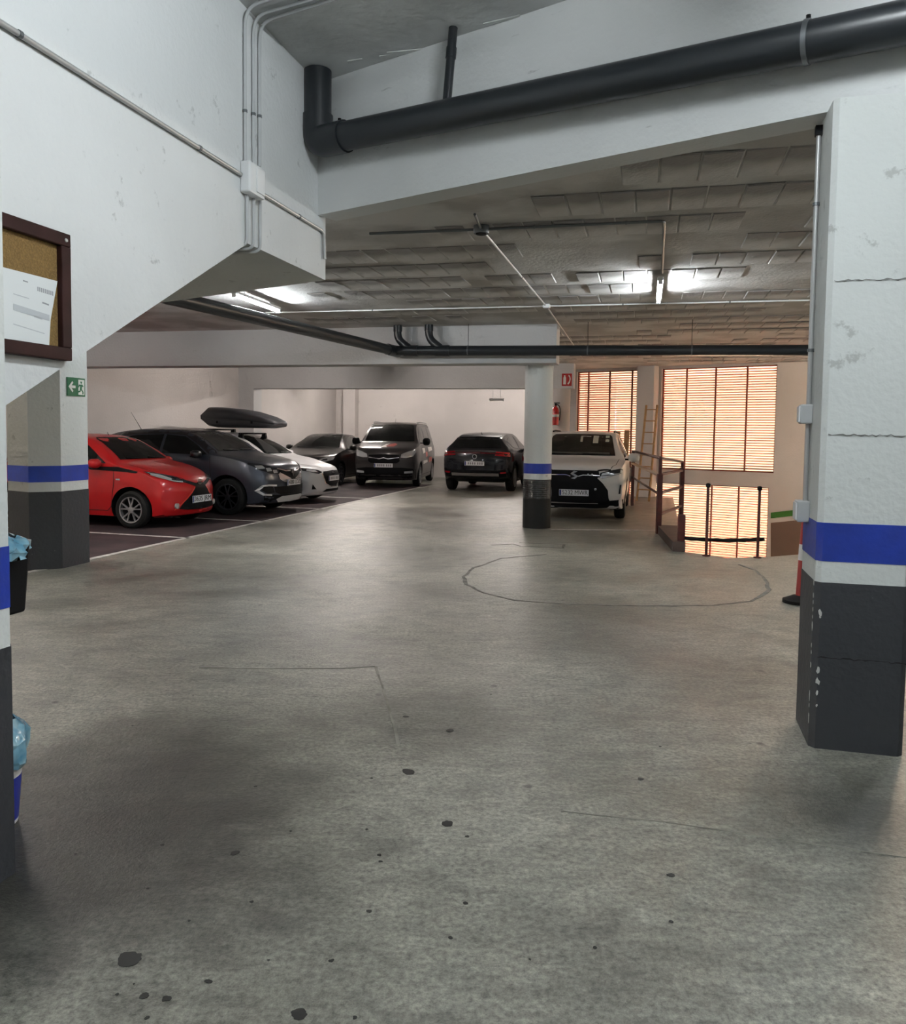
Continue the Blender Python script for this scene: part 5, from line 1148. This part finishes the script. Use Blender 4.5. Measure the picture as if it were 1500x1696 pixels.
# --- black SUV seen from behind
HA = math.atan2(V.y, V.x)
S = dict(L=4.45, W=.93, R=.36, axles=(.88, 3.52), ws=(1.2,), paint=paint('blue_black_paint', (0.004, 0.005, 0.009), .1, .25), bowF=.30, bowR=.20, gap=.06,
    top=[(0, .66), (.03, .84), (.10, .94), (.5, 1.02), (1.15, 1.10), (1.55, 1.33), (1.95, 1.51), (2.4, 1.565), (3.0, 1.555), (3.6, 1.49), (3.92, 1.43), (4.18, 1.18), (4.30, 1.10), (4.42, 1.05), (4.45, .75)],
    bot=[(0, .34), (.06, .25), (.3, .22), (3.8, .24), (4.15, .34), (4.38, .42), (4.45, .5)], belt=[(0, .66), (.4, .95), (1.2, 1.04), (2.6, 1.07), (3.6, 1.10), (4.2, 1.06), (4.45, .9)],
    plan=[(0, .86), (.25, .95), (.8, 1.0), (3.7, 1.0), (4.2, .97), (4.45, .90)], roofw=[(0, .70), (1.2, .75), (2.0, .64), (3.6, .60), (4.45, .60)])
rw_ = P(749, 810.5); u4 = V; n4 = Vector((-u4.y, u4.x, 0))
K = Car('black_suv', rw_ + u4 * 3.52 - n4 * .80, HA, S)
K.patch('rear_window', sym([(.64, 1.16), (.60, 1.24), (.52, 1.40), (.3, 1.415)]), 'R', M_glass)
K.line('spoiler', [(-.56, 1.445), (0, 1.46), (.56, 1.445)], 'R', .05, M_black, .02)
K.patch('side_window', [(-1.4, 1.10), (-1.7, 1.27), (-2.05, 1.43), (-2.5, 1.46), (-2.5, 1.12)], 'S', M_glass, mirror=True)
K.patch('rear_side_window', [(-2.56, 1.12), (-2.56, 1.46), (-3.2, 1.43), (-3.7, 1.33), (-3.5, 1.16)], 'S', M_glass, mirror=True)
K.patch('windscreen', sym([(.66, 1.15), (.56, 1.47), (.3, 1.50)]), 'F', M_glass)
K.line('light_bar', [(-.86, .985), (-.5, 1.02), (0, 1.03), (.5, 1.02), (.86, .985)], 'R', .035, mat('smoked_red_lens', (.07, .006, .010), .12, coat=1.0), .012)
K.patch('rear_lamp', [(.52, .965), (.54, 1.06), (.86, 1.04), (.88, .93)], 'R', M_red, off=.014, mirror=True)
K.plate('#', .755, 'R')
em = ringmesh(.06, .06, .012); K.onfront(em, 'emblem', .93, M_conduit, side='R', off=.014)
K.patch('lower_bumper', [(-.86, .62), (-.86, .42), (-.5, .38), (.5, .38), (.86, .42), (.86, .62), (.6, .58), (-.6, .58)], 'R', M_black, off=.008)
K.line('bumper_trim', [(-.62, .47), (.62, .47)], 'R', .07, mat('dull_silver', (.28, .27, .27), .4, metal=.5), .018)
K.patch('reflector', [(.66, .50), (.66, .535), (.80, .545), (.80, .51)], 'R', M_red, off=.016, mirror=True)
p, n = K.hit(-3.5, 0, 'T', 0); MB().add([(0, -.02, 0), (0, .02, 0), (-.12, .004, .0), (-.12, -.004, .0), (-.10, 0, .075), (-.04, 0, .03)], [(0, 1, 2, 3), (0, 5, 1), (1, 5, 4, 2), (3, 4, 5, 0), (2, 4, 3)]).build('roof_fin', M_black, K.root, loc=p)
K.line('wheel_arch_trim', [(-3.52 + .43 * math.cos(t), .37 + .43 * math.sin(t)) for t in [math.pi * k / 14 for k in range(15)]], 'S', .05, M_black, .010, mirror=True)
K.wheels(M_alloy, 5, .225); K.mirrors(1.5, 1.12, 1.02, S['paint'])
tag(K.root, 'black SUV seen from behind in the middle of the back row', 'car', 'parked cars')

# --- silver car behind the round column
S = dict(L=4.15, W=.87, R=.32, axles=(.85, 3.40), ws=(1.0,), paint=paint('silver_paint', (0.26, 0.245, 0.24), .5, .35), bowF=.30, bowR=.14,
    top=[(0, .66), (.03, .84), (.10, .93), (.4, 1.02), (.85, 1.11), (1.2, 1.36), (1.6, 1.58), (2.0, 1.67), (2.8, 1.67), (3.6, 1.62), (3.9, 1.55), (4.02, 1.2), (4.12, 1.02), (4.15, .7)],
    bot=[(0, .32), (.06, .23), (.3, .20), (3.7, .22), (4.1, .30), (4.15, .45)], belt=[(0, .66), (.4, .94), (1.0, 1.05), (2.4, 1.08), (4.15, 1.05)],
    plan=[(0, .86), (.25, .95), (.8, 1.0), (3.5, 1.0), (3.95, .97), (4.15, .90)], roofw=[(0, .66), (1.0, .70), (1.7, .62), (3.8, .61), (4.15, .60)])
rw_ = D(848, 800, 21.6); 
K = Car('silver_hatchback', Vector((rw_.x, 21.6, 0)) + V * 4.0 - n4 * 1.07, HA, S)
K.patch('rear_window', sym([(.64, 1.12), (.62, 1.22), (.55, 1.50), (.3, 1.53)]), 'R', M_glass)
K.patch('side_window', [(-1.3, 1.12), (-1.55, 1.32), (-1.9, 1.52), (-2.4, 1.56), (-2.4, 1.13)], 'S', M_glass, mirror=True)
K.patch('rear_side_window', [(-2.46, 1.13), (-2.46, 1.56), (-3.2, 1.54), (-3.75, 1.46), (-3.7, 1.16)], 'S', M_glass, mirror=True)
K.patch('windscreen', sym([(.66, 1.15), (.56, 1.55), (.3, 1.57)]), 'F', M_glass)
K.patch('rear_lamp', [(.64, .78), (.80, .80), (.82, 1.06), (.70, 1.08)], 'R', M_red, off=.012, mirror=True)
K.patch('lower_bumper', [(-.8, .42), (-.8, .30), (.8, .30), (.8, .42)], 'R', M_black, off=.008)
K.line('tailgate_seam', [(-.62, 1.05), (-.6, .62), (.6, .62), (.62, 1.05)], 'R', .012)
p, n = K.hit(.45, .85, 'R', .012); MB().box((0, 0, 0), (.03, .20, .04)).build('tailgate_handle', M_chrome, K.root, loc=p, bevel=.008)
K.wheels(M_alloy, 5, .195); K.mirrors(1.4, 1.15, .97, S['paint']); K.plate('#', .72, 'R')
tag(K.root, 'silver hatchback mostly hidden behind the round column', 'car', 'parked cars')
